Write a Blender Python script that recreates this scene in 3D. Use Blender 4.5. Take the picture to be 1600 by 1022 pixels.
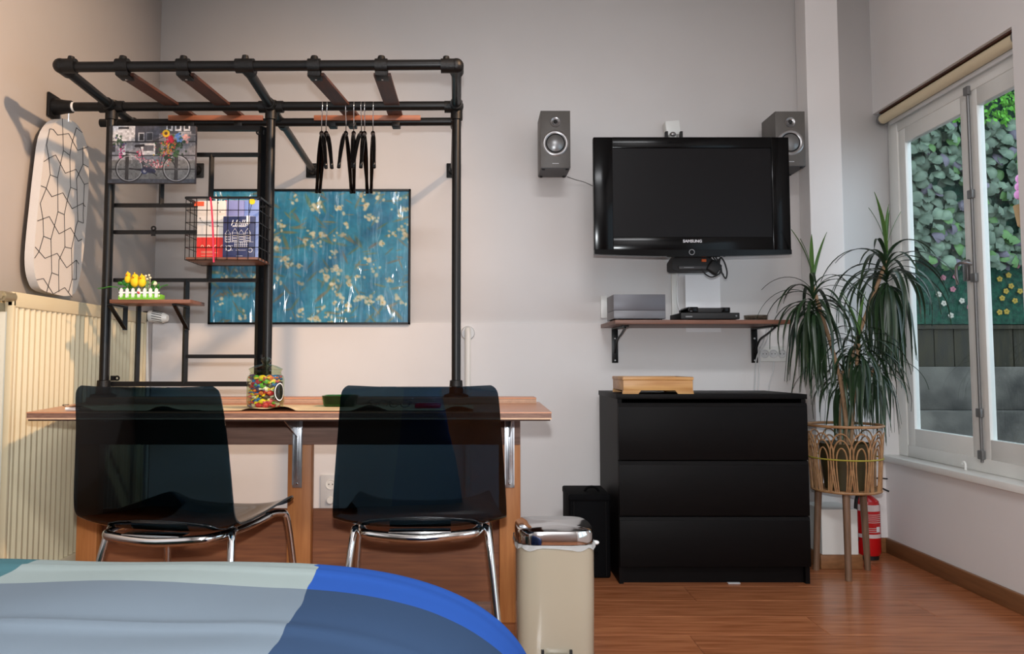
import bpy, bmesh, math, random
import numpy as np
from mathutils import Vector, Matrix
random.seed(7); np.random.seed(7)
PI = math.pi
SC = bpy.context.scene
COL = SC.collection
for o in list(bpy.data.objects): bpy.data.objects.remove(o)

# ------------------------------------------------------------------ camera, world, lights, exposure
F, CX, CY, TILT, EYE = 1225.0, 745.0, 493.0, math.radians(3.6), 0.9     # in pixels of a 1600 wide frame
cam_d = bpy.data.cameras.new('camera'); cam = bpy.data.objects.new('camera', cam_d); COL.objects.link(cam)
cam.location = (0, 0, EYE); cam.rotation_euler = (PI/2+TILT, 0, 0)
cam_d.sensor_fit = 'HORIZONTAL'; cam_d.sensor_width = 36; cam_d.lens = F/1600*36
cam_d.shift_x = (800-CX)/1600; cam_d.shift_y = (CY-511)/1600
cam_d.clip_start = 0.02; cam_d.clip_end = 100
SC.camera = cam

W = bpy.data.worlds.new('sky'); SC.world = W; W.use_nodes = True
W.node_tree.nodes['Background'].inputs[0].default_value = (0.74, 0.86, 1.0, 1)
W.node_tree.nodes['Background'].inputs[1].default_value = 2.6

def light(name, kind, loc, energy, color, **k):
    d = bpy.data.lights.new(name, kind); d.energy = energy; d.color = color
    for a, v in k.items(): setattr(d, a, v)
    o = bpy.data.objects.new(name, d); COL.objects.link(o); o.location = loc
    return o
# the camera's small flash, just over the lens, beam tipped upwards
fl = light('camera_flash', 'SPOT', (0, 0.0, 1.02), 128, (0.93, 0.97, 1.0), shadow_soft_size=0.02, spot_size=math.radians(150), spot_blend=0.6)
fl.rotation_euler = (math.radians(111), 0, 0)
# warm ceiling spot on the right behind the camera, turned to the left corner (its fitting is built further down)
LAMP = Vector((1.5, 1.1, 3.0)); AIM = Vector((-1.65, 3.25, 1.15))
sp_ = light('ceiling_spot_bulb', 'SPOT', LAMP, 520, (1.0, 0.64, 0.38), shadow_soft_size=0.06, spot_size=math.radians(56), spot_blend=1.0)
sp_.rotation_euler = (AIM-LAMP).to_track_quat('-Z', 'Y').to_euler()
# neutral fill light added above and behind the camera to brighten the room
FILL = Vector((0.35, -0.5, 3.15))
pn_ = light('fill_area_light', 'AREA', FILL, 90, (0.96, 0.97, 1.0), shape='RECTANGLE', size=1.1, size_y=0.5)
SC.view_settings.view_transform = 'Standard'; SC.view_settings.look = 'None'
SC.view_settings.gamma = 1.0; SC.view_settings.use_curve_mapping = False
SC.view_settings.exposure = 0.0
SC.cycles.max_bounces = 10; SC.cycles.transparent_max_bounces = 16; SC.cycles.transmission_bounces = 8
SC.cycles.caustics_reflective = False; SC.cycles.caustics_refractive = False
SC.cycles.sample_clamp_indirect = 6

# ------------------------------------------------------------------ helpers
def at(px, py, Y):
    dx = (px-CX)/F; dz = -(py-CY)/F
    y = math.cos(TILT)-math.sin(TILT)*dz; z = math.sin(TILT)+math.cos(TILT)*dz
    k = Y/y
    return Vector((dx*k, Y, EYE+z*k))
def atX(px, py, X):                       # same on a plane of constant X
    dx = (px-CX)/F; dz = -(py-CY)/F
    y = math.cos(TILT)-math.sin(TILT)*dz; z = math.sin(TILT)+math.cos(TILT)*dz
    k = X/dx
    return Vector((X, y*k, EYE+z*k))
def lin(c):
    return tuple(((v/255)/12.92 if v/255 <= 0.04045 else ((v/255+0.055)/1.055)**2.4) for v in c)

def mat(name, rgb, rough=0.5, metal=0.0, var=0.0, scale=8, bump=0.0, bscale=60, stretch=(1,1,1), rgb2=None, coat=0.0, spec=None, rand=0.0, alpha=None, emis=None, sheen=0):
    m = bpy.data.materials.new(name); m.use_nodes = True
    nt = m.node_tree; b = nt.nodes['Principled BSDF']
    c = lin(rgb)+(1,)
    b.inputs['Base Color'].default_value = c
    b.inputs['Roughness'].default_value = rough; b.inputs['Metallic'].default_value = metal
    if coat: b.inputs['Coat Weight'].default_value = coat; b.inputs['Coat Roughness'].default_value = 0.08
    if spec is not None: b.inputs['Specular IOR Level'].default_value = spec
    if sheen: b.inputs['Sheen Weight'].default_value = sheen
    tc = nt.nodes.new('ShaderNodeTexCoord'); mp = nt.nodes.new('ShaderNodeMapping'); mp.inputs['Scale'].default_value = stretch
    nt.links.new(tc.outputs['Object'], mp.inputs[0])
    last = None
    if var or rgb2:
        n = nt.nodes.new('ShaderNodeTexNoise'); n.inputs['Scale'].default_value = scale; n.inputs['Detail'].default_value = 5
        nt.links.new(mp.outputs[0], n.inputs['Vector'])
        r = nt.nodes.new('ShaderNodeValToRGB'); r.color_ramp.elements[0].position = 0.32; r.color_ramp.elements[1].position = 0.68
        c2 = lin(rgb2) if rgb2 else tuple(min(1, v*(1+var)) for v in c[:3])
        c1 = c[:3] if rgb2 else tuple(v*(1-var) for v in c[:3])
        r.color_ramp.elements[0].color = c1+(1,); r.color_ramp.elements[1].color = c2+(1,)
        nt.links.new(n.outputs['Fac'], r.inputs[0]); last = r.outputs[0]
        nt.links.new(last, b.inputs['Base Color'])
    if rand:
        oi = nt.nodes.new('ShaderNodeObjectInfo'); hs = nt.nodes.new('ShaderNodeHueSaturation')
        mr = nt.nodes.new('ShaderNodeMapRange'); mr.inputs[3].default_value = 1-rand; mr.inputs[4].default_value = 1+rand
        nt.links.new(oi.outputs['Random'], mr.inputs[0]); nt.links.new(mr.outputs[0], hs.inputs['Value'])
        if last: nt.links.new(last, hs.inputs['Color'])
        else: hs.inputs['Color'].default_value = c
        nt.links.new(hs.outputs[0], b.inputs['Base Color'])
    if bump:
        n2 = nt.nodes.new('ShaderNodeTexNoise'); n2.inputs['Scale'].default_value = bscale; n2.inputs['Detail'].default_value = 4
        nt.links.new(mp.outputs[0], n2.inputs['Vector'])
        bp = nt.nodes.new('ShaderNodeBump'); bp.inputs['Strength'].default_value = bump; bp.inputs['Distance'].default_value = 0.01
        nt.links.new(n2.outputs['Fac'], bp.inputs['Height']); nt.links.new(bp.outputs[0], b.inputs['Normal'])
    return m
def glass(name, tint=(240,245,245), gloss=1.0, rough=0.02, ior=1.45):
    m = bpy.data.materials.new(name); m.use_nodes = True; nt = m.node_tree
    for n in list(nt.nodes): nt.nodes.remove(n)
    o = nt.nodes.new('ShaderNodeOutputMaterial'); t = nt.nodes.new('ShaderNodeBsdfTransparent'); g = nt.nodes.new('ShaderNodeBsdfGlossy')
    mx = nt.nodes.new('ShaderNodeMixShader'); fr = nt.nodes.new('ShaderNodeFresnel'); fr.inputs[0].default_value = ior
    t.inputs[0].default_value = lin(tint)+(1,); g.inputs['Roughness'].default_value = rough
    g.inputs['Color'].default_value = (gloss, gloss, gloss, 1)
    ge = nt.nodes.new('ShaderNodeNewGeometry'); sb_ = nt.nodes.new('ShaderNodeMath'); sb_.operation = 'SUBTRACT'; sb_.inputs[0].default_value = 1
    ml = nt.nodes.new('ShaderNodeMath'); ml.operation = 'MULTIPLY'
    nt.links.new(ge.outputs['Backfacing'], sb_.inputs[1]); nt.links.new(sb_.outputs[0], ml.inputs[0]); nt.links.new(fr.outputs[0], ml.inputs[1])
    nt.links.new(ml.outputs[0], mx.inputs[0]); nt.links.new(t.outputs[0], mx.inputs[1]); nt.links.new(g.outputs[0], mx.inputs[2])
    nt.links.new(mx.outputs[0], o.inputs[0])
    return m
def attr_mat(name, rough=0.5, coat=0.0, wrinkle=False):
    m = bpy.data.materials.new(name); m.use_nodes = True; nt = m.node_tree; b = nt.nodes['Principled BSDF']
    a = nt.nodes.new('ShaderNodeVertexColor'); a.layer_name = 'print'
    nt.links.new(a.outputs[0], b.inputs['Base Color']); b.inputs['Roughness'].default_value = rough
    if coat: b.inputs['Coat Weight'].default_value = coat; b.inputs['Coat Roughness'].default_value = 0.06
    if wrinkle:
        tc = nt.nodes.new('ShaderNodeTexCoord'); mp = nt.nodes.new('ShaderNodeMapping'); mp.inputs['Scale'].default_value = (7, 1, 1.1)
        n = nt.nodes.new('ShaderNodeTexNoise'); n.inputs['Scale'].default_value = 2.2; n.inputs['Detail'].default_value = 2; n.inputs['Distortion'].default_value = 0.4
        nt.links.new(tc.outputs['Object'], mp.inputs[0]); nt.links.new(mp.outputs[0], n.inputs['Vector'])
        bp = nt.nodes.new('ShaderNodeBump'); bp.inputs['Strength'].default_value = 0.9; bp.inputs['Distance'].default_value = 0.05
        nt.links.new(n.outputs['Fac'], bp.inputs['Height']); nt.links.new(bp.outputs[0], b.inputs['Coat Normal'])
        b.inputs['Coat Roughness'].default_value = 0.12
    return m

def V(*a): return Vector(a)
def add_box(bm, x0, x1, y0, y1, z0, z1, bev=0.0, seg=2):
    x0, x1 = min(x0,x1), max(x0,x1); y0, y1 = min(y0,y1), max(y0,y1); z0, z1 = min(z0,z1), max(z0,z1)
    v = [bm.verts.new((x,y,z)) for x in (x0,x1) for y in (y0,y1) for z in (z0,z1)]
    fs = [bm.faces.new([v[i] for i in q]) for q in ((0,1,3,2),(4,6,7,5),(0,4,5,1),(2,3,7,6),(0,2,6,4),(1,5,7,3))]
    if bev:
        es = list({e for f in fs for e in f.edges})
        bmesh.ops.bevel(bm, geom=es, offset=bev, segments=seg, affect='EDGES', profile=0.5)
def box(*a, **k):
    bm = bmesh.new(); add_box(bm, *a, **k); return bm
def frame_of(d):
    d = d.normalized(); u = d.orthogonal().normalized() if abs(d.z) > 0.99 else d.cross(V(0,0,1)).normalized()
    return u, d.cross(u).normalized()
def add_tube(bm, pts, r, seg=12, cap=True, flat=1.0):
    pts = [Vector(p) for p in pts]; n = len(pts)
    rr = r if isinstance(r, (list, tuple)) else [r]*n
    rings = []; pu = None
    for i, p in enumerate(pts):
        d = (pts[min(i+1,n-1)]-pts[max(i-1,0)]).normalized()
        if pu is None: u, w = frame_of(d)
        else:
            u = (pu-d*pu.dot(d)); u = u.normalized() if u.length > 1e-6 else frame_of(d)[0]; w = d.cross(u)
        pu = u
        rings.append([bm.verts.new(p+(u*math.cos(2*PI*k/seg)+w*math.sin(2*PI*k/seg)*flat)*rr[i]) for k in range(seg)])
    for a, b in zip(rings, rings[1:]):
        for k in range(seg): bm.faces.new((a[k], a[(k+1)%seg], b[(k+1)%seg], b[k]))
    if cap:
        bm.faces.new(rings[0][::-1]); bm.faces.new(rings[-1])
def tube(pts, r, seg=12, **k):
    bm = bmesh.new(); add_tube(bm, pts, r, seg, **k); return bm
def add_lathe(bm, prof, c, seg=32, sup=2.0, sx=1, sy=1, axis='Z'):
    rings = []
    for r, z in prof:
        ring = []
        for k in range(seg):
            a = 2*PI*k/seg; ca, sa = math.cos(a), math.sin(a)
            x = math.copysign(abs(ca)**(2/sup), ca)*r*sx; y = math.copysign(abs(sa)**(2/sup), sa)*r*sy
            p = {'Z': (x,y,z), 'Y': (x,z,y), 'X': (z,x,y)}[axis]
            ring.append(bm.verts.new((c[0]+p[0], c[1]+p[1], c[2]+p[2])))
        rings.append(ring)
    for a, b in zip(rings, rings[1:]):
        for k in range(seg): bm.faces.new((a[k], a[(k+1)%seg], b[(k+1)%seg], b[k]))
    closed = tuple(prof[0]) == tuple(prof[-1])
    if prof[0][0] > 1e-5 and not closed: bm.faces.new(rings[0][::-1])
    if prof[-1][0] > 1e-5 and not closed: bm.faces.new(rings[-1])
    bmesh.ops.remove_doubles(bm, verts=bm.verts, dist=1e-6)
    bmesh.ops.recalc_face_normals(bm, faces=bm.faces)
def lathe(*a, **k):
    bm = bmesh.new(); add_lathe(bm, *a, **k); return bm
def add_prism(bm, poly, ext):
    a = [bm.verts.new(p) for p in poly]; b = [bm.verts.new(Vector(p)+Vector(ext)) for p in poly]
    n = len(a); bm.faces.new(a); bm.faces.new(b[::-1])
    for i in range(n): bm.faces.new((a[i], b[i], b[(i+1)%n], a[(i+1)%n]))
    bmesh.ops.recalc_face_normals(bm, faces=bm.faces)
def prism(poly, ext, bev=0):
    bm = bmesh.new(); add_prism(bm, poly, ext)
    if bev: bmesh.ops.bevel(bm, geom=list(bm.edges), offset=bev, segments=2, affect='EDGES')
    return bm
def add_ball(bm, c, rx, ry=None, rz=None, seg=12, rings=8, rot=None):
    ry = rx if ry is None else ry; rz = rx if rz is None else rz
    M = Matrix.Translation(c) @ (rot if rot else Matrix()) @ Matrix.Diagonal((rx, ry, rz, 1))
    bmesh.ops.create_uvsphere(bm, u_segments=seg, v_segments=rings, radius=1, matrix=M)
def ball(*a, **k):
    bm = bmesh.new(); add_ball(bm, *a, **k); return bm

def origin(p):
    o = V(0,0,0)
    while p is not None: o += Vector(p.location); p = p.parent
    return o
def obj(name, bm, m, parent=None, smooth=True, label=None, angle=35, local=False):
    me = bpy.data.meshes.new(name)
    if parent is not None and not local: bmesh.ops.translate(bm, verts=bm.verts, vec=-origin(parent))
    if smooth:
        for f in bm.faces: f.smooth = True
        for e in bm.edges:
            if len(e.link_faces) == 2 and e.calc_face_angle(0) > math.radians(angle): e.smooth = False
    bm.to_mesh(me); bm.free()
    if m: me.materials.append(m)
    o = bpy.data.objects.new(name, me); COL.objects.link(o)
    if parent is not None: o.parent = parent
    if label: o['label'] = label
    return o
def tag(o, label, cat, group=None, kind=None):
    o['label'] = label; o['category'] = cat
    if group: o['group'] = group
    if kind: o['kind'] = kind
    return o
def thing(name, label, cat, loc=(0,0,0), group=None, rz=0):
    o = bpy.data.objects.new(name, None); COL.objects.link(o); o.location = loc; o.rotation_euler = (0,0,rz)
    o.empty_display_size = 0.05
    return tag(o, label, cat, group)
def single(name, bm, m, label, cat, group=None, **k):   # a thing that is one mesh, origin moved to its base
    lo = [min(v.co[i] for v in bm.verts) for i in range(3)]; hi = [max(v.co[i] for v in bm.verts) for i in range(3)]
    c = V((lo[0]+hi[0])/2, (lo[1]+hi[1])/2, lo[2])
    bmesh.ops.translate(bm, verts=bm.verts, vec=-c)
    o = obj(name, bm, m, **k); o.location = c
    return tag(o, label, cat, group)
def struct(name, bm, m, parent=None, label=None, cat=None, **k):
    o = obj(name, bm, m, parent, **k)
    if parent is None:
        o['kind'] = 'structure'
        if label: o['label'] = label
        if cat: o['category'] = cat
    return o
def bar2(bm, a, b, w, t=None):           # square bar between two points
    a, b = Vector(a), Vector(b); d = (b-a).normalized(); u, v = frame_of(d); t = w if t is None else t
    r = [[bm.verts.new(p+u*i*w/2+v*j*t/2) for i, j in ((-1,-1),(1,-1),(1,1),(-1,1))] for p in (a,b)]
    for k in range(4): bm.faces.new((r[0][k], r[0][(k+1)%4], r[1][(k+1)%4], r[1][k]))
    bm.faces.new(r[0][::-1]); bm.faces.new(r[1])
def text(name, s, loc, size, m, parent, rot=(PI/2,0,0), ext=0.0004, shear=0, bold=0, xs=1.0, align='CENTER'):
    c = bpy.data.curves.new(name, 'FONT'); c.body = s; c.size = size; c.extrude = ext; c.align_x = align; c.align_y = 'CENTER'; c.shear = shear; c.offset = bold
    c.resolution_u = 3
    t = bpy.data.objects.new(name, c); COL.objects.link(t)
    bpy.context.view_layer.update()
    me = bpy.data.meshes.new_from_object(t.evaluated_get(bpy.context.evaluated_depsgraph_get()))
    bpy.data.objects.remove(t)
    me.transform(Matrix.Diagonal((xs,1,1,1))); me.materials.clear(); me.materials.append(m)
    o = bpy.data.objects.new(name, me); COL.objects.link(o)
    o.parent = parent; o.location = Vector(loc)-origin(parent); o.rotation_euler = rot
    return o
def smooth_path(pts, n=6):
    pts = [Vector(p) for p in pts]; out = []
    P = [pts[0]]+pts+[pts[-1]]
    for i in range(1, len(P)-2):
        for k in range(n):
            t = k/n; a, b, c, d = P[i-1], P[i], P[i+1], P[i+2]
            out.append(0.5*((2*b)+(c-a)*t+(2*a-5*b+4*c-d)*t*t+(3*b-a-3*c+d)*t**3))
    out.append(pts[-1]); return out
def print_grid(name, arr, p00, px, pz, m, parent, label=None):
    # arr[row from top, column] in sRGB 0..255; p00 top-left corner, px width vector, pz downward vector
    H, Wd = arr.shape[:2]
    p00 = Vector(p00)-origin(parent)
    u = np.linspace(0,1,Wd); v = np.linspace(0,1,H)
    uu, vv = np.meshgrid(u, v)
    co = np.array(p00)[None,:]+uu.reshape(-1,1)*np.array(px)+vv.reshape(-1,1)*np.array(pz)
    idx = np.arange(H*Wd).reshape(H,Wd)
    f = np.stack([idx[:-1,:-1], idx[1:,:-1], idx[1:,1:], idx[:-1,1:]], -1).reshape(-1,4)
    me = bpy.data.meshes.new(name); me.from_pydata(co.tolist(), [], f.tolist())
    a = me.color_attributes.new('print', 'FLOAT_COLOR', 'POINT')
    c = np.clip(arr.reshape(-1,3)/255,0,1); c = np.where(c<=0.04045, c/12.92, ((c+0.055)/1.055)**2.4)
    a.data.foreach_set('color', np.concatenate([c, np.ones((len(c),1))],1).astype(np.float32).ravel())
    me.materials.append(m)
    o = bpy.data.objects.new(name, me); COL.objects.link(o); o.parent = parent
    if label: o['label'] = label
    return o

# ------------------------------------------------------------------ materials
M = {}
M['wall'] = mat('white_wall_paint', (226,222,220), 0.55, var=0.02, scale=3, bump=0.03, bscale=25)
M['ceil'] = mat('ceiling_paint', (232,230,226), 0.8)
M['paint'] = mat('white_gloss_paint', (222,221,216), 0.3, var=0.03, scale=6, bump=0.02, bscale=15)
M['black'] = mat('black_powder_coat', (12,12,13), 0.36, bump=0.02, bscale=200, spec=0.3)
M['blackflat'] = mat('black_matte', (15,15,16), 0.6)
M['casting'] = mat('black_cast_iron', (10,10,11), 0.45, bump=0.15, bscale=160, spec=0.3)
M['zinc'] = mat('zinc_steel', (190,192,196), 0.3, 0.9, var=0.08, scale=40)
M['chrome'] = mat('chrome', (215,215,215), 0.08, 1.0)
M['slat'] = mat('stained_slat_wood', (84,46,30), 0.5, rgb2=(62,32,20), scale=14, stretch=(5,0.6,5))
M['boardw'] = mat('stained_board_wood', (152,94,66), 0.45, rgb2=(120,66,42), scale=14, stretch=(0.5,5,5))
M['shelfw'] = mat('brown_shelf_wood', (128,84,64), 0.45, rgb2=(96,60,44), scale=14, stretch=(0.5,6,6))
M['plytop'] = mat('plywood_face', (196,138,102), 0.4, rgb2=(172,114,80), scale=10, stretch=(0.4,5,5), coat=0.2)
M['plyedge'] = mat('plywood_edge_dark', (104,72,60), 0.6, rgb2=(132,98,80), scale=60, stretch=(0.6,1,8))
M['plylight'] = mat('plywood_edge_light', (196,160,130), 0.6, var=0.1, scale=50)
M['pine'] = mat('orange_pine', (196,128,72), 0.5, rgb2=(172,104,54), scale=9, stretch=(6,6,0.5))
M['rail'] = mat('grey_brown_rail', (140,108,94), 0.6, rgb2=(112,84,72), scale=10, stretch=(0.5,6,9))
M['panelw'] = mat('red_brown_plywood', (150,92,58), 0.5, rgb2=(122,72,46), scale=9, stretch=(0.6,5,9))
M['floorw'] = mat('oak_laminate', (176,112,74), 0.24, rgb2=(138,80,48), scale=5, stretch=(0.8,9,1), rand=0.07, bump=0.02, bscale=30)
M['gap'] = mat('dark_gap', (60,36,24), 0.8)
M['skirt'] = mat('brown_baseboard', (142,98,62), 0.45, rgb2=(120,80,48), scale=8, stretch=(3,0.5,9))
M['radi'] = mat('cream_enamel', (204,192,160), 0.35, var=0.02, scale=4)
M['radi_side'] = mat('pale_side_grille', (206,204,188), 0.45)
M['dresser'] = mat('black_brown_foil', (13,10,10), 0.5, rgb2=(9,7,7), scale=12, stretch=(1,1,8), spec=0.10)
M['tv'] = mat('gloss_black_plastic', (4,4,5), 0.16, spec=0.16)
M['screen'] = mat('tv_screen', (14,12,14), 0.35, spec=0.15)
M['spk'] = mat('grey_speaker_vinyl', (88,84,80), 0.45, var=0.05, scale=60)
M['spkd'] = mat('dark_speaker_base', (58,58,60), 0.5)
M['alu'] = mat('brushed_aluminium', (150,148,148), 0.3, 0.85)
M['cone'] = mat('metal_cone', (128,128,128), 0.3, 0.7)
M['hifi'] = mat('dark_grey_metal', (92,92,98), 0.4, 0.2)
M['hifi2'] = mat('mid_grey_metal', (108,108,112), 0.4, 0.2)
M['white'] = mat('white_plastic', (230,230,226), 0.35)
M['offw'] = mat('grey_white_plastic', (205,205,205), 0.4)
M['bin'] = mat('cream_gloss_enamel', (170,160,140), 0.16, coat=0.4)
M['liner'] = mat('white_bin_liner', (226,226,224), 0.5, bump=0.4, bscale=40)
M['bag'] = mat('black_nylon', (8,8,10), 0.8, bump=0.2, bscale=120, spec=0.1)
M['bamboo'] = mat('pale_bamboo', (206,158,98), 0.4, rgb2=(180,126,70), scale=9, stretch=(0.6,5,8))
M['cane'] = mat('rattan_cane', (172,132,90), 0.5, rgb2=(140,100,66), scale=40)
M['twine'] = mat('yellow_twine', (158,146,52), 0.7, var=0.1, scale=60)
M['legw'] = mat('grey_brown_leg_wood', (128,98,76), 0.5, rgb2=(100,76,58), scale=12, stretch=(6,6,0.6))
M['pot'] = mat('olive_brown_pot', (62,54,30), 0.5, var=0.1, scale=10)
M['soil'] = mat('potting_soil', (50,36,26), 0.95, bump=0.8, bscale=60)
M['stem'] = mat('plant_cane', (148,118,88), 0.7, var=0.15, scale=60)
M['leaf'] = mat('dracaena_leaf', (42,66,38), 0.38, rgb2=(28,46,30), scale=6, rand=0.2)
M['leafy'] = mat('young_leaf', (72,108,48), 0.4, rand=0.1)
M['red'] = mat('signal_red_enamel', (190,16,22), 0.25, coat=0.3)
M['label'] = mat('pale_label', (214,196,196), 0.5)
M['board'] = mat('ironing_board_cloth', (208,202,196), 0.8, bump=0.1, bscale=300)
M['boardl'] = mat('ironing_board_print', (38,36,36), 0.8)
M['smoke'] = glass('smoked_blue_plastic', (106,128,142), 0.8, 0.03)
M['glass'] = glass('window_glass', (246,250,250), 0.9, 0.0, 1.25)
M['jar'] = glass('jar_glass', (226,234,216), 1.0, 0.02, 1.4)
M['greeng'] = glass('green_glass', (60,176,90), 0.9, 0.04)
M['dish'] = glass('clear_dish_glass', (196,190,182), 1.0, 0.04)
M['paper'] = mat('cream_paper_runner', (222,204,166), 0.7, rgb2=(206,180,140), scale=8)
M['blind'] = mat('cream_blind', (216,200,168), 0.6)
M['grey'] = mat('grey_metal', (120,120,120), 0.4, 0.5)
M['ltext'] = mat('silver_print', (200,200,205), 0.4)
M['wtext'] = mat('white_print', (232,232,235), 0.5)
M['orange'] = mat('orange_sticker', (206,90,24), 0.5)
M['yellow'] = mat('yellow_felt', (240,196,26), 0.8)
M['green'] = mat('bright_green', (120,190,50), 0.6, var=0.15, scale=60)
M['dgreen'] = mat('leaf_green', (48,120,36), 0.5, var=0.15, scale=30)
M['cream'] = mat('cream_petal', (232,226,190), 0.6)
M['pink'] = mat('pink_petal', (226,140,190), 0.6)

# ------------------------------------------------------------------ room shell
YB, XL, XR, YF, ZC = 3.85, -1.59, 1.98, -1.3, 3.2
LED = at(640,505,3.838).z
struct('wall_back', box(XL-0.2, XR+0.14, YB, YB+0.2, -0.05, ZC), M['wall'], label='white painted back wall behind desk and television')
wb = bpy.data.objects['wall_back']
# thicker lower half of the back wall with its painted ledge
struct('wainscot', box(XL, XR+0.075, YB-0.012, YB+0.01, 0, LED, bev=0.002), M['wall'], wb, smooth=False)
# brighter white patch under the television is built further down
struct('wall_left', box(XL-0.2, XL, YF, YB, -0.05, ZC), M['wall'], label='white left wall with radiator')
struct('wall_front', box(XL-0.2, XR+0.3, YF-0.2, YF, -0.05, ZC), M['wall'])
struct('ceiling', box(XL-0.2, XR+0.3, YF-0.2, YB+0.2, ZC, ZC+0.2), M['ceil'])
# right wall with the window opening and one added for daylight
WZ0, WZ1 = 0.435, atX(1385,165,XR).z
bm = bmesh.new()
X1 = XR+0.14
Y2 = 2.83
add_box(bm, XR, X1, YF, YB, -0.05, WZ0); add_box(bm, XR, X1, YF, YB, WZ1, ZC)
add_box(bm, XR, X1, 1.9, Y2, WZ0, WZ1); add_box(bm, XR, X1, YF, -0.9, WZ0, WZ1)
struct('wall_right', bm, M['wall'], smooth=False, label='white right wall with the window and an added opening')
# column and boxed pipe
xa, xb = at(1268,400,3.73).x, at(1320,400,3.73).x
struct('trim_1', box(xa, xb, 3.73, YB, 0, ZC, bev=0.003), M['wall'], label='white square column beside the window wall', smooth=False)
pa, pb = at(1284,830,3.53).x, at(1341,830,3.53).x
zt = at(1310,796,3.53).z
t2 = struct('trim_2', box(pa, pb, 3.53, 3.73, 0, zt, bev=0.004), M['paint'], label='low white pipe boxing behind the plant stand', smooth=False)
bm = bmesh.new(); add_box(bm, pa-0.012, pb+0.012, 3.518, 3.73, 0, 0.062, bev=0.003)
struct('skirting', bm, M['skirt'], t2)
struct('baseboard_right', box(XR-0.016, XR, YF, YB-0.012, 0, 0.07, bev=0.003), M['skirt'], label='brown wooden baseboard under the window')
struct('baseboard_back', box(xb+0.02, XR-0.016, YB-0.028, YB-0.012, 0, 0.07, bev=0.003), M['skirt'])
# floor with laminate planks
fl_o = struct('floor', box(XL-0.2, XR+0.3, YF-0.2, YB+0.2, -0.1, -0.008), M['gap'], label='reddish oak laminate floor')
PL, PW = 1.28, 0.192
def plank_mesh(L):
    bm = box(-L/2, L/2, -PW/2+0.0006, PW/2-0.0006, -0.008, 0.0, bev=0.0012, seg=1)
    me = bpy.data.meshes.new('plank'); bm.to_mesh(me); bm.free(); me.materials.append(M['floorw']); return me
pm_cache = {}
r_i = 0; y = YB-0.02
while y-PW > YF:
    off = (r_i*0.47) % PL
    x = XL-off
    while x < XR-0.01:
        a, b = max(x, XL+0.002), min(x+PL, XR-0.002)
        if b-a > 0.03:
            L = round(b-a-0.0012, 4)
            if L not in pm_cache: pm_cache[L] = plank_mesh(L)
            o = bpy.data.objects.new('plank', pm_cache[L]); COL.objects.link(o); o.parent = fl_o; o.location = ((a+b)/2, y-PW/2, 0)
        x += PL
    y -= PW; r_i += 1

# ------------------------------------------------------------------ window
def window(n, Y0, Y1, label, ys=None):
    w = bpy.data.objects.new('window_%d' % n, None); COL.objects.link(w); w.location = (XR+0.07, (Y0+Y1)/2, WZ0)
    w['kind'] = 'structure'; w['label'] = label
    xf = XR+0.07
    fy0, fy1 = Y0, Y1
    jl, jr = 0.085, 0.03                # frame post beside the back wall is the wider one
    zb, zt = WZ0+0.03, WZ1-0.0
    bm = bmesh.new()
    add_box(bm, xf, xf+0.045, fy1-jl, fy1-0.001, zb, zt-0.001, bev=0.004); add_box(bm, xf, xf+0.055, fy0+0.001, fy0+jr, zb, zt-0.001, bev=0.004)
    add_box(bm, xf+0.001, xf+0.055, fy0+jr, fy1-jl, zt-0.115, zt-0.001, bev=0.004); add_box(bm, xf+0.001, xf+0.055, fy0+jr, fy1-jl, zb, zb+0.055, bev=0.004)
    obj('window_frame', bm, M['paint'], w)
    z0, z1 = zb+0.05, zt-0.11
    ym = (ys if ys else (fy0+jr+fy1-jl)/2)
    for k, (a, b) in enumerate(((ym+0.001, fy1-jl-0.003), (fy0+jr+0.003, ym-0.001))):
        st = 0.055
        bm = bmesh.new(); x0, x1 = xf+0.006, xf+0.036
        add_box(bm, x0, x1, a, a+st, z0, z1, bev=0.003); add_box(bm, x0, x1, b-st, b, z0, z1, bev=0.003)
        add_box(bm, x0, x1, a+st, b-st, z0, z0+0.085, bev=0.003); add_box(bm, x0, x1, a+st, b-st, z1-0.075, z1, bev=0.003)
        s = obj('sash', bm, M['paint'], w)
        obj('pane', box(x0+0.010, x0+0.014, a+st-0.004, b-st+0.004, z0+0.08, z1-0.07), M['glass'], s, smooth=False)
    # espagnolette rod on the meeting stiles
    bm = bmesh.new(); add_tube(bm, [(xf-0.002, ym-0.012, z0-0.01), (xf-0.002, ym-0.012, z1+0.02)], 0.006, 8)
    rod = obj('bolt_rod', bm, M['grey'], w)
    for zz in (z0+0.02, z0+0.19, (z0+z1)/2-0.02, z0+1.09, z1-0.0):
        bm = box(xf-0.012, xf+0.004, ym-0.028, ym+0.004, zz-0.018, zz+0.018, bev=0.003); obj('rod_guide', bm, M['grey'], rod)
    zh = at(1525,420,3.2).z
    bm = bmesh.new(); add_box(bm, xf-0.014, xf+0.002, ym+0.018, ym+0.05, zh-0.045, zh+0.045, bev=0.004)
    add_tube(bm, smooth_path([(xf-0.01, ym-0.01, zh+0.02), (xf-0.04, ym+0.0, zh+0.028), (xf-0.05, ym+0.03, zh+0.015), (xf-0.045, ym+0.035, zh-0.06)]), 0.006, 8)
    obj('handle', bm, M['alu'], w)
    # deep painted sill
    bm = bmesh.new(); add_box(bm, XR-0.022, xf+0.02, fy0-0.02 if n > 1 else fy0, fy1, WZ0, WZ0+0.03, bev=0.004)
    obj('window_sill', bm, M['paint'], w)
    return w
window(1, Y2, YB, 'white double casement window facing the hedge', ys=3.22)
w_added = window(2, -0.9, 1.9, 'added white window nearer the camera, out of view')  # unseen window, added to let more daylight into the room
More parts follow.
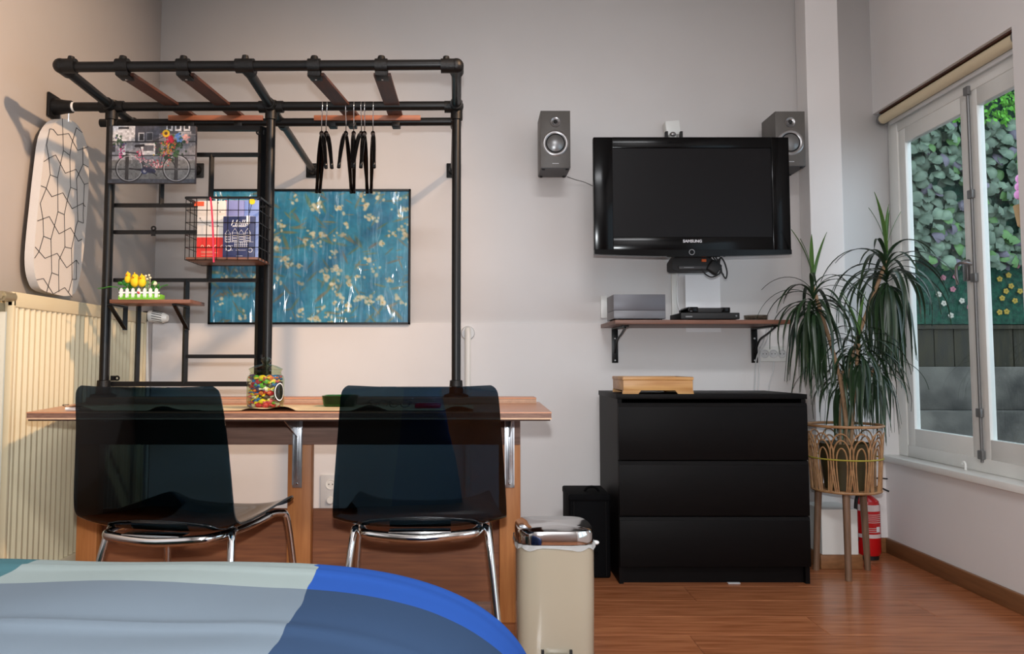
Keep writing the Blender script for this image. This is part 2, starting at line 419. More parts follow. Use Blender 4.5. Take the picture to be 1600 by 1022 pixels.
# small white plastic fastener on the sill
hx = atX(1512,722,XR+0.05)
bm = tube(smooth_path([(hx.x-0.01, hx.y, 0.466), (hx.x-0.01, hx.y, 0.49), (hx.x-0.01, hx.y+0.012, 0.498), (hx.x-0.01, hx.y+0.02, 0.488)]), 0.005, 8)
single('sash_hook', bm, M['white'], 'small white plastic hook standing on the window sill', 'hook')
# roller blind under the lintel
p0, p1 = V(XR+0.036, YB-0.03, WZ1-0.034), V(XR+0.036, Y2+0.02, WZ1-0.034)
rb = thing('roller_blind', 'rolled-up cream blind under the top of the window recess', 'blind', (p0.x, (p0.y+p1.y)/2, p0.z-0.03))
obj('roll', tube([p0, p1], 0.024, 20), M['blind'], rb)
bm = bmesh.new(); add_box(bm, p0.x-0.02, p0.x+0.02, p1.y, p0.y, WZ1-0.008, WZ1-0.001)
obj('head_rail', bm, M['slat'], rb, label='brown head rail')
for yy in (p0.y+0.004, p1.y-0.004): obj('end_bracket', lathe([(0.0,-0.004),(0.029,-0.004),(0.029,0.004),(0.0,0.004)], (p0.x,yy,p0.z), 20, axis='Y'), M['grey'], rb)
obj('hem_bar', box(p0.x+0.012, p0.x+0.022, p1.y+0.03, p0.y-0.03, WZ1-0.075, WZ1-0.055, bev=0.002), M['offw'], rb)

# ------------------------------------------------------------------ garden outside
YG = 5.6
M['gwall'] = mat('weathered_render', (92,88,80), 0.9, rgb2=(60,58,52), scale=3, bump=0.3, bscale=20)
M['gstone'] = mat('pale_weathered_stone', (104,100,92), 0.9, rgb2=(52,50,46), scale=4, bump=0.4, bscale=20)
M['gdark'] = mat('dark_fence_boards', (52,46,26), 0.85, rgb2=(32,30,20), scale=6, stretch=(5,1,0.7))
M['felt'] = mat('teal_moss_matting', (30,82,62), 0.95, rgb2=(16,44,36), scale=30, bump=0.8, bscale=60)
M['hleaf1'] = mat('grey_green_leaf', (112,130,108), 0.6, rgb2=(80,100,82), scale=20, rand=0.3)
M['hleaf2'] = mat('mid_green_leaf', (84,122,66), 0.6, rand=0.3)
M['hleaf3'] = mat('purple_grey_leaf', (104,98,110), 0.6, rand=0.25)
M['lime'] = mat('lime_foliage', (96,172,34), 0.6, rgb2=(52,120,18), scale=30, rand=0.2)
M['paving'] = mat('grey_paving', (120,116,110), 0.9, var=0.1, scale=5)
tag(obj('garden_paving', box(X1+0.01, 7.5, -1.5, YG+0.3, -0.12, -0.02), M['paving']), 'grey garden paving outside the window', 'paving')['kind'] = 'structure'
zf0 = at(1500,507,YG).z; zf1 = at(1500,573,YG).z; zl = at(1590,195,YG).z; ztop = 3.3
gw = obj('garden_wall', box(2.3, 7.5, YG, YG+0.2, -0.05, 3.6), M['gwall']); gw['kind'] = 'structure'; gw['label'] = 'garden wall outside the window'
# stone bench block at its foot and dark boards above
st = bmesh.new(); add_box(st, 2.3, 7.0, YG-0.28, YG-0.002, -0.03, zf1-0.3, bev=0.01); add_box(st, 2.3, 7.0, YG-0.14, YG-0.002, zf1-0.3, zf1, bev=0.01)
single('stone_ledge', st, M['gstone'], 'weathered pale stone ledge along the foot of the garden wall', 'ledge')
bf = thing('board_fence', 'low dark brown board fence under the hedge wall', 'fence', (4.2, YG-0.06, zf1))
x = 2.4
while x < 6.6:
    wd = 0.14; obj('board', box(x, x+wd-0.006, YG-0.05, YG-0.02, zf1, zf0-0.01+random.uniform(-0.006,0.006), bev=0.002, seg=1), M['gdark'], bf); x += wd
obj('rail', box(2.4, 6.6, YG-0.07, YG-0.05, zf0-0.035, zf0-0.008), M['gdark'], bf)
# planted wall panel: teal matting, grey-green leaves, lime top
hw = thing('hedge_wall', 'living wall of grey-green leaves with lime foliage on top behind the glass', 'hedge', (4.2, YG, zf0))
obj('matting', box(2.4, 6.6, YG-0.04, YG, zf0, ztop), M['felt'], hw)
def leaf_mesh(name, m, L=0.09, Wd=0.075, cup=0.018):
    bm = bmesh.new(); rows = 5; vs = []
    for i in range(rows+1):
        t = i/rows; w = Wd/2*math.sin(PI*min(1,(t*0.94+0.03)))**0.6
        z = -L*t; yo = -cup*math.sin(PI*t)
        vs.append([bm.verts.new((-w, yo+cup*0.6, z)), bm.verts.new((0, yo, z)), bm.verts.new((w, yo+cup*0.6, z))])
    for a, b in zip(vs, vs[1:]):
        bm.faces.new((a[0],a[1],b[1],b[0])); bm.faces.new((a[1],a[2],b[2],b[1]))
    for f in bm.faces: f.smooth = True
    me = bpy.data.meshes.new(name); bm.to_mesh(me); bm.free(); me.materials.append(m); return me
lm = [leaf_mesh('leaf', M['hleaf1']), leaf_mesh('leaf', M['hleaf2'], 0.08, 0.07), leaf_mesh('leaf', M['hleaf3'], 0.085, 0.05)]
zleaf = at(1500,405,YG).z
cands = []
for i in range(900):
    x = random.uniform(2.9, 5.2); z = random.uniform(zleaf-0.02, zl+0.02)
    cands.append((x, z))
xv0, xv1 = at(1440,300,YG).x-0.02, at(1600,300,YG).x+0.05
inview = [c for c in cands if xv0 < c[0] < xv1][:290]; rest = [c for c in cands if not (xv0 < c[0] < xv1)]
def leaf_M(x, z):
    R = Matrix.Rotation(random.uniform(-1.2,1.2), 4, 'Y') @ Matrix.Rotation(random.uniform(-0.9,-0.1), 4, 'X') @ Matrix.Rotation(random.uniform(-0.5,0.5), 4, 'Z')
    return Matrix.Translation((x, YG-0.05-random.uniform(0,0.07), z)) @ R @ Matrix.Scale(random.uniform(0.8,1.35), 4)
for x, z in inview:
    k = random.choices((0,1,2), (6,3,2 if x < at(1520,300,YG).x else 0.6))[0]
    o = bpy.data.objects.new('leaf', lm[k]); COL.objects.link(o); o.parent = hw
    o.matrix_local = Matrix.Translation(-Vector(hw.location)) @ leaf_M(x, z)
bm = bmesh.new()
for x, z in rest+[(random.uniform(2.9,5.4), random.uniform(zleaf, zl)) for _ in range(500)]:
    t = bmesh.new(); t.from_mesh(lm[0]); t.transform(leaf_M(x, z) @ Matrix.Translation((0,0.03,0))); me = bpy.data.meshes.new('t'); t.to_mesh(me); t.free(); bm.from_mesh(me); bpy.data.meshes.remove(me)
obj('foliage', bm, M['hleaf1'], hw, local=False)['kind'] = 'stuff'
bm = bmesh.new()
for i in range(3600):
    x, z = random.uniform(3.0, 5.2), random.uniform(zl-0.03, 3.2)
    if i % 3 == 0: z = random.uniform(zl-0.03, zl+0.6)
    c = V(x, YG-0.05-random.uniform(0,0.14), z); a = random.uniform(0, 2*PI); L = random.uniform(0.02,0.05)
    d = V(math.cos(a), -0.5, math.sin(a))*L; s = V(-math.sin(a), -0.3, math.cos(a))*L*0.32
    v = [bm.verts.new(p) for p in (c-d*0.5, c+s, c+d*0.6, c-s)]; bm.faces.new(v)
obj('lime_foliage', bm, M['lime'], hw, smooth=False)['kind'] = 'stuff'
def flower_mesh(name, m, r=0.020):
    bm = bmesh.new()
    for k in range(5):
        a = 2*PI*k/5; add_ball(bm, (math.cos(a)*r*0.6, 0, math.sin(a)*r*0.6), r*0.48, r*0.15, r*0.48, 8, 5)
    me = bpy.data.meshes.new(name); bm.to_mesh(me); bm.free(); me.materials.append(m); return me
M['fl_pink'] = mat('rose_blossom', (168,104,116), 0.7); M['fl_white'] = mat('pale_blossom', (176,170,156), 0.7); M['fl_yel'] = mat('yellow_blossom', (156,130,44), 0.7); M['core'] = mat('blossom_core', (96,60,30), 0.8)
fm = {c: flower_mesh('blossom', M[c]) for c in ('fl_pink','fl_white','fl_yel')}
for px, py, c in [(1473,401,'fl_white'),(1496,402,'fl_yel'),(1474,434,'fl_pink'),(1493,432,'fl_pink'),(1489,452,'fl_pink'),(1467,460,'fl_white'),(1475,474,'fl_white'),(1503,470,'fl_white'),(1515,480,'fl_pink'),(1486,493,'fl_white'),(1459,385,'fl_white'),(1476,378,'fl_yel'),(1492,390,'fl_white'),(1506,370,'fl_white'),(1505,410,'fl_white'),(1562,436,'fl_yel'),(1572,455,'fl_yel'),(1580,447,'fl_yel'),(1586,470,'fl_yel'),(1594,455,'fl_yel'),(1562,488,'fl_yel'),(1573,487,'fl_yel'),(1583,399,'fl_white'),(1589,378,'fl_white'),(1568,378,'fl_white'),(1561,415,'fl_pink'),(1459,361,'fl_white'),(1590,415,'fl_pink'),(1572,395,'fl_white'),(1566,466,'fl_yel'),(1576,430,'fl_yel')]:
    o = bpy.data.objects.new('blossom', fm[c]); COL.objects.link(o); o.parent = hw; o.location = at(px,py,YG-0.06)-Vector(hw.location); o.rotation_euler = (0, random.uniform(0,3), 0)
# pink blooms in a hanging basket at the right edge of the view
hp = at(1600,320,3.8); hb = thing('hanging_basket', 'hanging basket with pink pompom flowers outside the right pane', 'planter', (hp.x+0.01, 3.8, hp.z-0.08))
hc = V(hp.x+0.03, 3.8, hp.z)
obj('pot', lathe([(0.03,-0.12),(0.055,-0.10),(0.07,0.0),(0.062,0.0),(0.0,-0.02)], hc, 20), mat('ochre_pot', (150,104,50), 0.7), hb)
for dx, dz in ((-0.045,0.09),(-0.04,0.13),(-0.05,0.05),(0.0,0.11),(0.04,0.08),(0.03,0.14)):
    obj('bloom', ball(hc+V(dx,0,dz), 0.024, seg=10, rings=7), M['pink'], hb)
bm = bmesh.new(); add_tube(bm, [hc+V(-0.065,0,0), hc+V(0,0,0.5)], 0.002, 5); add_tube(bm, [hc+V(0.065,0,0), hc+V(0,0,0.5)], 0.002, 5); add_tube(bm, [hc+V(0,0,0.5), (hc.x,hc.y,2.9)], 0.002, 5); add_tube(bm, [(XR+0.27, hc.y, 2.9), (hc.x+0.02,hc.y,2.9)], 0.008, 6)
obj('hanger_wire', bm, M['grey'], hb)

# ------------------------------------------------------------------ pendant lamp (above the frame)
pl = thing('ceiling_spot', 'black ceiling spotlight turned towards the left corner', 'lamp', (LAMP.x, LAMP.y, LAMP.z))
ax_ = (AIM-LAMP).normalized()
obj('shade', tube([LAMP-ax_*0.10, LAMP-ax_*0.09, LAMP-ax_*0.03], [0.02,0.035,0.04], 20, cap=True), M['blackflat'], pl)
obj('arm', tube([LAMP-ax_*0.08, LAMP-ax_*0.08+V(0,0,0.06), (LAMP.x-ax_.x*0.08, LAMP.y-ax_.y*0.08, ZC)], 0.008, 8), M['blackflat'], pl)
pf = thing('fill_panel', 'flat white housing of the added fill light behind the camera', 'lamp', (FILL.x, FILL.y, 3.155))  # fitting invented to house the fill light
bm = bmesh.new(); add_box(bm, FILL.x-0.6, FILL.x+0.6, FILL.y-0.3, FILL.y+0.3, 3.156, ZC-0.001)
obj('housing', bm, M['white'], pf)
# ------------------------------------------------------------------ radiator
RX = -1.5
ra = atX(21,453,RX); rb_ = atX(227,490,RX)
zr1 = ra.z; zr0 = 0.15; y0, y1 = ra.y, 3.56
rad = thing('radiator', 'cream ribbed panel radiator on the left wall', 'radiator', (XL+0.05, (y0+y1)/2, zr0))
bm = bmesh.new()
n = 30; pts = []
for i in range(n):
    ya = y0+0.015+(y1-y0-0.03)*i/n; pw = (y1-y0-0.03)/n
    for f, d in ((0.0,0.0),(0.22,0.0),(0.42,0.009),(0.58,0.009),(0.8,0.0)): pts.append((ya+pw*f, RX-0.001-0.009+d))
pts.append((y1-0.015, RX-0.01))
zt_ = zr1-0.055; zb_ = zr0+0.05
prev = None
for yy, xx in pts:
    a, b = bm.verts.new((xx, yy, zb_)), bm.verts.new((xx, yy, zt_))
    if prev: bm.faces.new((prev[0], a, b, prev[1]))
    prev = (a, b)
bmesh.ops.recalc_face_normals(bm, faces=bm.faces)
obj('ribbed_panel', bm, M['radi'], rad, angle=50)
bm = bmesh.new()
add_box(bm, RX-0.02, RX+0.002, y0, y1, zt_, zr1-0.005, bev=0.005); add_box(bm, RX-0.02, RX+0.002, y0, y1, zr0, zb_, bev=0.005)
add_box(bm, RX-0.02, RX+0.002, y0, y0+0.016, zr0, zr1-0.005, bev=0.004); add_box(bm, RX-0.02, RX+0.002, y1-0.016, y1, zr0, zr1-0.005, bev=0.004)
add_box(bm, RX-0.03, RX-0.016, y0+0.01, y1-0.01, zr0, zr1-0.01)
obj('front_frame', bm, M['radi'], rad)
obj('side_cover', box(XL+0.012, RX-0.012, y0+0.004, y0+0.012, zr0, zr1-0.07, bev=0.002), M['radi_side'], rad, label='pale side cover')
obj('side_cover', box(XL+0.012, RX-0.012, y1-0.012, y1-0.004, zr0, zr1-0.02, bev=0.002), M['radi_side'], rad)
bm = bmesh.new()
for i in range(40):
    yy = y0+0.03+i*(y1-y0-0.06)/40; add_box(bm, XL+0.014, RX-0.03, yy, yy+0.004, zr1-0.02, zr1-0.006)
add_box(bm, XL+0.012, XL+0.016, y0+0.02, y1-0.02, zr0, zr1-0.006)
obj('top_grille', bm, M['radi'], rad)
# air-bleed elbow at the near end and thermostat at the far end
c = at(8,463,y0-0.03)
bm = bmesh.new(); add_tube(bm, [(c.x, y0-0.05, c.z), (c.x, y0+0.01, c.z)], 0.016, 14); add_tube(bm, [(c.x-0.0, y0-0.06, c.z), (c.x, y0-0.05, c.z)], 0.011, 6); add_tube(bm,[(c.x, y0-0.02, c.z),(RX-0.01,y0-0.02,c.z+0.01)],0.012,12)
obj('vent_plug', bm, mat('aged_brass', (170,158,130), 0.35, 0.6), rad)
tv0, tv1 = at(228,494,3.6), at(262,497,3.6)
th = obj('thermostat', tube([tv0+V(0.012,0,0), tv0+V(0.02,0,0), tv1-V(0.02,0,0), tv1], [0.022,0.027,0.025,0.015], 20), M['white'], rad, label='white thermostat knob')
bm = bmesh.new()
for k in range(14):
    a = 2*PI*k/14; q = V(0, math.cos(a)*0.0265, math.sin(a)*0.0265); bar2(bm, tv0+V(0.035,0,0)+q, tv1-V(0.02,0,0)+q*0.95, 0.003)
obj('grip_rib', bm, M['blackflat'], th)['kind'] = 'stuff'
obj('collar', tube([tv0-V(0.01,0,0), tv0+V(0.014,0,0)], 0.023, 16), M['blackflat'], rad)
c2 = at(229,505,3.62)
obj('feed_pipe', tube(smooth_path([c2+V(0,0,0.03), c2-V(0,0,0.05), (c2.x+0.0,3.66,0.6), (c2.x-0.01,3.68,0.05)]), 0.008, 10), M['paint'], rad)

# ------------------------------------------------------------------ ironing board hung on the left wall
IX = XL+0.055
out = [(104,186),(118,192),(130,210),(138,240),(139,275),(136,330),(131,390),(124,435),(112,462),(70,455),(58,440),(53,415),(54,380),(60,320),(66,265),(73,215),(84,194),(94,187)]
pol = [atX(x_, y_, IX) for x_, y_ in out]
ib = thing('ironing_board', 'white ironing board with thin angular line print hung over the radiator', 'ironing board', (XL+0.03, pol[8].y, min(p.z for p in pol)))
obj('cover', prism([p+V(0,0,0) for p in smooth_path(pol+[pol[0]], 3)[:-1]], V(-0.032,0,0), bev=0), M['board'], ib)
bm = bmesh.new()
def bl(*pp):
    q = [atX(40+a/3.3, 170+b/3.3, IX+0.0015) for a, b in pp]
    for a, b in zip(q, q[1:]): bar2(bm, a, b, 0.0016, 0.0016)
bl((125,103),(143,106),(165,135),(222,127),(268,214),(323,196)); bl((190,50),(195,215),(228,240),(237,185),(262,98),(292,122)); bl((95,272),(120,255),(155,238),(205,332),(260,312),(303,390),(324,383))
bl((195,215),(165,355),(127,340),(120,255),(108,185),(125,103)); bl((228,240),(232,405),(265,418),(263,360),(297,285),(323,300)); bl((296,285),(295,200))
bl((80,397),(105,407),(135,453),(192,433),(240,515),(295,487),(308,505)); bl((165,355),(167,530),(200,545),(215,470),(232,405)); bl((127,340),(107,410),(76,488),(90,570)); bl((265,418),(270,578),(298,590),(297,540),(303,390))
bl((62,578),(122,555),(173,645),(232,613),(272,683),(290,672)); bl((167,530),(150,600),(131,672),(93,657),(90,570)); bl((200,545),(203,712),(237,720),(262,600),(270,578))
bl((50,713),(100,771),(163,745),(212,820),(262,780),(275,800)); bl((93,657),(70,735),(47,770)); bl((131,672),(135,845),(171,858),(172,780),(203,712)); bl((237,720),(240,878),(262,880),(262,780))
bl((58,882),(92,875),(143,955),(202,922),(240,972)); bl((135,845),(108,948)); bl((171,858),(172,945)); bl((240,878),(222,945))
obj('print_line', bm, M['boardl'], ib)['kind'] = 'stuff'
obj('hanging_wire', tube([atX(107,190,IX), at(112,165,2.88)+V(-0.01,0,0)], 0.0015, 6), M['zinc'], ib)

# ------------------------------------------------------------------ desk
DZ = at(450,644,2.31).z; DY0, DY1 = 2.31, 2.95
desk = thing('desk', 'long plywood desk on orange pine posts under the pipe rack', 'desk', (-0.6, 2.8, 0))
xl0, xr0 = at(41,644,DY0).x, at(862,644,DY0).x
xl1, xr1 = -1.462, at(838,625,DY1).x+0.01
def slab(z0, z1, g=0.0, m=None, nm='tabletop', par=None, lab=None):
    return obj(nm, prism([V(xl0+g,DY0+g,z0), V(xr0-g,DY0+g,z0), V(xr1-g,DY1,z0), V(xl1+g,DY1,z0)], V(0,0,z1-z0)), m, par or desk, smooth=False, label=lab)
top = slab(DZ-0.0035, DZ, 0, M['plytop'])
slab(DZ-0.017, DZ-0.0035, 0.0008, M['plyedge'], 'edge_layer', top, 'dark layered edge')
slab(DZ-0.0215, DZ-0.017, 0, M['plylight'], 'edge_layer', top, 'pale bottom layer')
slab(DZ-0.026, DZ-0.0215, 0.004, M['gap'], 'edge_layer', top)
zb1 = DZ+0.021; YBT = at(810,630,1).y
by = 2.82
bat = obj('batten', box(-1.40, at(838,625,by).x, by, by+0.13, DZ, zb1-0.004, bev=0.001), M['plylight'], desk, label='layered plywood strip at the back')
for k in range(3): obj('edge_layer', box(-1.40, at(838,625,by).x-0.0005, by-0.0006, by+0.002, DZ+0.002+k*0.0055, DZ+0.004+k*0.0055), M['plyedge'], bat)
obj('top_layer', box(-1.40, at(838,625,by).x, by-0.001, by+0.13, zb1-0.004, zb1, bev=0.0006), M['plytop'], bat)
YP = 2.80
for a, b in ((123,155),(450,487),(780,813)):
    p, q = at(a,700,YP), at(b,700,YP)
    obj('post', box(p.x, q.x, YP, YP+0.045, 0, DZ-0.026, bev=0.003), M['pine'], desk)
obj('rail', box(at(123,680,YP).x, at(813,680,YP-0.02).x, YP-0.02, YP, at(500,695,YP-0.02).z, DZ-0.027, bev=0.002), M['rail'], desk, label='grey-brown rail below the tabletop')
obj('lower_panel', box(at(123,800,YP+0.045).x, at(800,800,YP+0.045).x, YP+0.046, YP+0.058, 0.06, at(500,795,YP+0.045).z), M['panelw'], desk, label='red-brown plywood panel')
for px in (465,796):
    YA = YP-0.022
    a = at(px-8,762,YA); b = at(px+8,657,YA); xc = (a.x+b.x)/2; w = 0.034
    bm = bmesh.new()
    zA, zB = a.z, DZ-0.028
    add_box(bm, xc-w/2, xc-w/2+0.004, YA-0.008, YA, zA+0.01, zB); add_box(bm, xc+w/2-0.004, xc+w/2, YA-0.008, YA, zA+0.01, zB)
    add_box(bm, xc-w/2, xc+w/2, YA-0.003, YA, zA, zB, bev=0.001); add_box(bm, xc-0.004, xc+0.004, YA-0.012, YA-0.002, zA+0.03, zB, bev=0.002)
    add_box(bm, xc-w/2, xc+w/2, YA-0.33, YA, zB-0.003, zB, bev=0.001)
    add_prism(bm, [V(xc-0.002,YA-0.002,zB-0.002), V(xc-0.002,YA-0.24,zB-0.002), V(xc-0.002,YA-0.002,zB-0.09)], V(0.004,0,0))
    br = obj('shelf_bracket', bm, M['zinc'], desk, label='galvanised steel bracket')
    for zz in (zA+0.014, zB-0.02): obj('screw', ball((xc+0.008 if zz > zA+0.1 else xc, YA-0.004, zz), 0.005, 0.002, 0.005), M['chrome'], br)

# ------------------------------------------------------------------ pipe rack
RK = 0.0168
YF_, YP_ = 2.50, 2.88
XA, XM, XC = at(168,400,YP_).x, at(420,400,YP_).x, at(713,400,YP_).x
ZT = at(400,103,YF_).z; ZP = at(400,167,YP_).z; ZW = at(500,267,YB).z
rack = thing('pipe_rack', 'black scaffold-pipe clothes rack with wooden slats standing on the desk', 'clothes rack', ((XA+XC)/2, YP_, zb1))
def zt_at(y):     # the tubes run level within a few millimetres from the front to the wall
    return ZT+(ZW-ZT)*(y-YF_)/(YB-YF_) if y > YP_ else ZT+(ZP-ZT)*(y-YF_)/(YP_-YF_)
xfl, xfr = at(95,107,YF_).x, at(713,102,YF_).x; xfm = at(383,105,YF_).x
obj('front_pipe', tube([(xfl,YF_,zt_at(YF_)-0.004),(xfr,YF_,ZT+0.004)], RK, 20), M['black'], rack)
zc = ZP
obj('cross_pipe', tube([(XL+0.03,YP_,zc),(XC,YP_,zc+0.004)], RK, 20), M['black'], rack)
YR = 3.03; zrr = at(400,190,YR).z
obj('rear_pipe', tube([(at(157,195,YR).x,YR,zrr-0.006),(at(720,188,YR).x,YR,zrr)], RK*0.95, 20), M['black'], rack)
for xf_, xm_, xw in ((xfl, XA, at(308,267,YB).x), (xfm, XM, at(490,270,YB).x), (xfr, XC, at(709,267,YB).x)):
    obj('side_pipe', tube([(xf_,YF_,ZT),(xm_,YP_,ZP)], RK, 20), M['black'], rack)
    obj('wall_pipe', tube([(xm_,YP_,ZP),(xw,YB-0.012,ZW)], RK*0.9, 20), M['black'], rack)
    bm = bmesh.new(); add_box(bm, xw-0.036, xw+0.036, YB-0.012, YB-0.002, ZW-0.036, ZW+0.036, bev=0.003); add_tube(bm, [(xw,YB-0.012,ZW),(xw,YB-0.05,ZW)], [0.026,0.021], 18)
    obj('wall_flange', bm, M['casting'], rack)
    q = V(xm_,YP_,ZP).lerp(V(xw,YB,ZW), 0.22)
    qd = (V(xw,YB,ZW)-V(xm_,YP_,ZP)).normalized()
    obj('collar', tube([q-qd*0.02, q+qd*0.02], 0.022, 18), M['casting'], rack)
    # cross fitting on the post
    bm = bmesh.new(); add_tube(bm, [(xm_-0.045,YP_,ZP),(xm_+(0.045 if xm_ != XC else 0.018),YP_,ZP)], 0.0225, 18); add_tube(bm, [(xm_,YP_,ZP-0.05),(xm_,YP_,ZP+0.022)], 0.0225, 18)
    add_tube(bm, [(xm_,YP_-0.045,ZP),(xm_,YP_+0.045,ZP)], 0.0225, 18); add_ball(bm, (xm_,YP_,ZP), 0.026)
    add_tube(bm, [(xm_+0.02,YP_-0.01,ZP-0.0),(xm_+0.02,YP_-0.031,ZP)], 0.006, 6)
    obj('cross_fitting', bm, M['casting'], rack)
    zfoot = zb1
    obj('post', tube([(xm_,YP_,zfoot+0.01),(xm_,YP_,ZP)], RK, 20), M['black'], rack)
    bm = bmesh.new(); add_lathe(bm, [(0.0,zfoot),(0.045,zfoot),(0.045,zfoot+0.008),(0.026,zfoot+0.014),(0.023,zfoot+0.06),(0.017,zfoot+0.062)], (xm_,YP_,0), 24)
    obj('foot_flange', bm, M['casting'], rack)
for xe, dr in ((xfl,1),(xfr,-1)):
    bm = bmesh.new(); add_ball(bm, (xe,YF_,ZT), 0.0245, seg=18, rings=12); add_tube(bm, [(xe,YF_,ZT),(xe+dr*0.05,YF_,ZT)], 0.0235, 18)
    add_tube(bm, [(xe,YF_,ZT),(xe,YF_+0.05,ZT)], 0.0235, 18); add_tube(bm, [(xe+dr*0.033,YF_,ZT+0.015),(xe+dr*0.033,YF_,ZT+0.031)], [0.013,0.010], 10)
    obj('elbow', bm, M['casting'], rack)
bm = bmesh.new(); add_tube(bm, [(xfm-0.03,YF_,ZT),(xfm+0.03,YF_,ZT)], 0.0235, 18); add_tube(bm, [(xfm,YF_,ZT),(xfm+0.003,YF_+0.05,ZT)], 0.0235, 18); add_tube(bm, [(xfm,YF_,ZT+0.015),(xfm,YF_,ZT+0.034)], [0.014,0.010], 10)
obj('tee_fitting', bm, M['casting'], rack)
# wall flange at the left wall
bm = bmesh.new(); add_box(bm, XL+0.001, XL+0.011, YP_-0.04, YP_+0.04, zc-0.045, zc+0.045, bev=0.003); add_tube(bm, [(XL+0.011,YP_,zc),(XL+0.05,YP_,zc),(XL+0.075,YP_,zc)], [0.032,0.025,0.023], 18)
obj('wall_flange', bm, M['casting'], rack); 
obj('label_ring', tube([(XL+0.077,YP_,zc),(XL+0.085,YP_,zc)], 0.0178, 18), M['white'], rack, label='white ring of tape')
# slats with their clamps
for fx, bx in ((196,299),(290,373),(493,552),(597,619)):
    a = at(fx,116,YF_+0.02); b = at(bx,186,YR+0.02); a.z = ZT-RK-0.004; b.z = zrr+RK+0.007
    d = (b-a).normalized(); u = d.cross(V(0,0,1)).normalized()
    bm = bmesh.new(); bar2(bm, a, b+d*0.03, 0.056, 0.010); obj('slat', bm, M['slat'], rack, smooth=False)
    bm = bmesh.new(); add_tube(bm, [(a.x-0.02,YF_,ZT),(a.x+0.02,YF_,ZT)], 0.0235, 18); add_tube(bm, [(a.x,YF_,ZT+0.015),(a.x,YF_,ZT+0.032)], [0.016,0.011], 10)
    add_box(bm, a.x-0.02, a.x+0.02, YF_-0.008, YF_+0.045, ZT-RK-0.018, ZT-RK-0.0095, bev=0.002); add_box(bm, a.x-0.02, a.x+0.02, YF_-0.01, YF_+0.01, ZT-RK-0.016, ZT-0.01)
    cl = obj('pipe_clamp', bm, M['casting'], rack)
    obj('screw', ball((a.x,YF_+0.028,ZT-RK-0.019), 0.004, 0.004, 0.002, 10, 6), M['chrome'], cl)
for a, b in ((262,410),(490,657)):
    p, q = at(a,188,YR-0.03), at(b,188,YR-0.03)
    obj('front_board', box(p.x, q.x, YR-RK-0.012, YR-RK-0.001, zrr-0.003, zrr+0.017, bev=0.002), M['boardw'], rack, label='narrow wooden strip fixed to the rear pipe')
for px in (300,374,520,551,619):
    c = at(px,192,YR); obj('rear_clamp', box(c.x-0.016, c.x+0.016, YR-0.022, YR+0.022, zrr-RK-0.008, zrr-RK*0.4, bev=0.003), M['casting'], rack)

# ------------------------------------------------------------------ ladder grid frame between two posts
YL = 2.905
lf = thing('grid_frame', 'black metal grid organiser frame fixed between the left and middle posts', 'wall organiser', (at(290,600,YL).x, YL, at(290,602,YL).z))
def hb_(x0, x1, y, w=0.014):
    bm = bmesh.new(); bar2(bm, at(x0,y,YL), V(at(x1,y,YL).x, YL, at(x0,y,YL).z), w, w); obj('crossbar', bm, M['black'], lf, smooth=False)
def vb_(x, y0, y1, w=0.014):
    bm = bmesh.new(); bar2(bm, at(x,y0,YL), V(at(x,y0,YL).x, YL, at(x,y1,YL).z), w, w); obj('upright', bm, M['black'], lf, smooth=False)
vb_(176,197,603,0.022); vb_(410,199,603,0.022); vb_(254,242,320); vb_(331,242,438); vb_(292,437,600,0.016); vb_(217,472,600)
hb_(176,410,201,0.018); hb_(176,410,242); hb_(178,331,321); hb_(178,331,363); hb_(178,410,438); hb_(292,410,557); hb_(172,410,600,0.018)
for cx_, cy_ in ((183,591),(404,207),(240,357)):
    c = at(cx_,cy_,YL-0.008)
    bm = lathe([(0.004,-0.0015),(0.010,-0.0015),(0.010,0.0015),(0.004,0.0015),(0.004,-0.0015)], c, 16, axis='Y') 
    add_box(bm, c.x+(0.006 if cx_==404 else -0.024 if cx_==183 else -0.008), c.x+(0.022 if cx_==404 else -0.006 if cx_==183 else 0.008), c.y-0.0015, c.y+0.0015, c.z-(0.028 if cx_==240 else 0.009), c.z+(-0.007 if cx_==240 else 0.009))
    obj('fixing_tab', bm, M['black'], lf)

# ------------------------------------------------------------------ hangers
def hanger():
    r = bpy.data.objects.new('clothes_hanger', None); COL.objects.link(r)
    # local frame: hook centre at origin on the pipe, arms along Y
    bm = bmesh.new(); hk = []
    for k in range(14):
        a = math.radians(-20+k*(230/13)); hk.append(V(0, math.cos(a)*0.022, math.sin(a)*0.022))
    hk = hk+[V(0,-0.014,-0.030), V(0,0.0,-0.045), V(0,0,-0.10)]
    add_tube(bm, hk, 0.0018, 8); h = obj('hook', bm, M['chrome'], r, local=True)
    for s in (-1,1):
        bm = bmesh.new(); pp = []; rr = []
        for k in range(9):
            t = k/8; pp.append(V(s*0.006*t*0, s*(0.004+0.20*t), -0.098-0.055*t-0.14*t*t*0.9)); rr.append(0.0075+0.004*math.sin(PI*min(1,t*1.05))*1.0 if t < 0.99 else 0.009)
        add_tube(bm, pp, [x*0.72 for x in rr], 10, flat=0.7)
        obj('arm', bm, M['tv'], r, local=True)
    bm = bmesh.new(); add_ball(bm, (0,0,-0.098), 0.0085, 0.014, 0.010); obj('neck', bm, M['tv'], r, local=True)
    return r
h0 = hanger(); kids = list(h0.children)
hl = [(503,16,'black clothes hanger furthest left on the pipe, angled'),(510,17,'second black hanger from the left, pressed to the first'),
      (541,3,'black hanger hanging edge-on alone, third from the left'),(553,8,'fourth black clothes hanger from the left'),(565,1,'fifth black hanger, left one of the tight pair'),
      (570,5,'sixth black hanger, right one of the tight pair'),(583,9,'rightmost black clothes hanger on the pipe')]
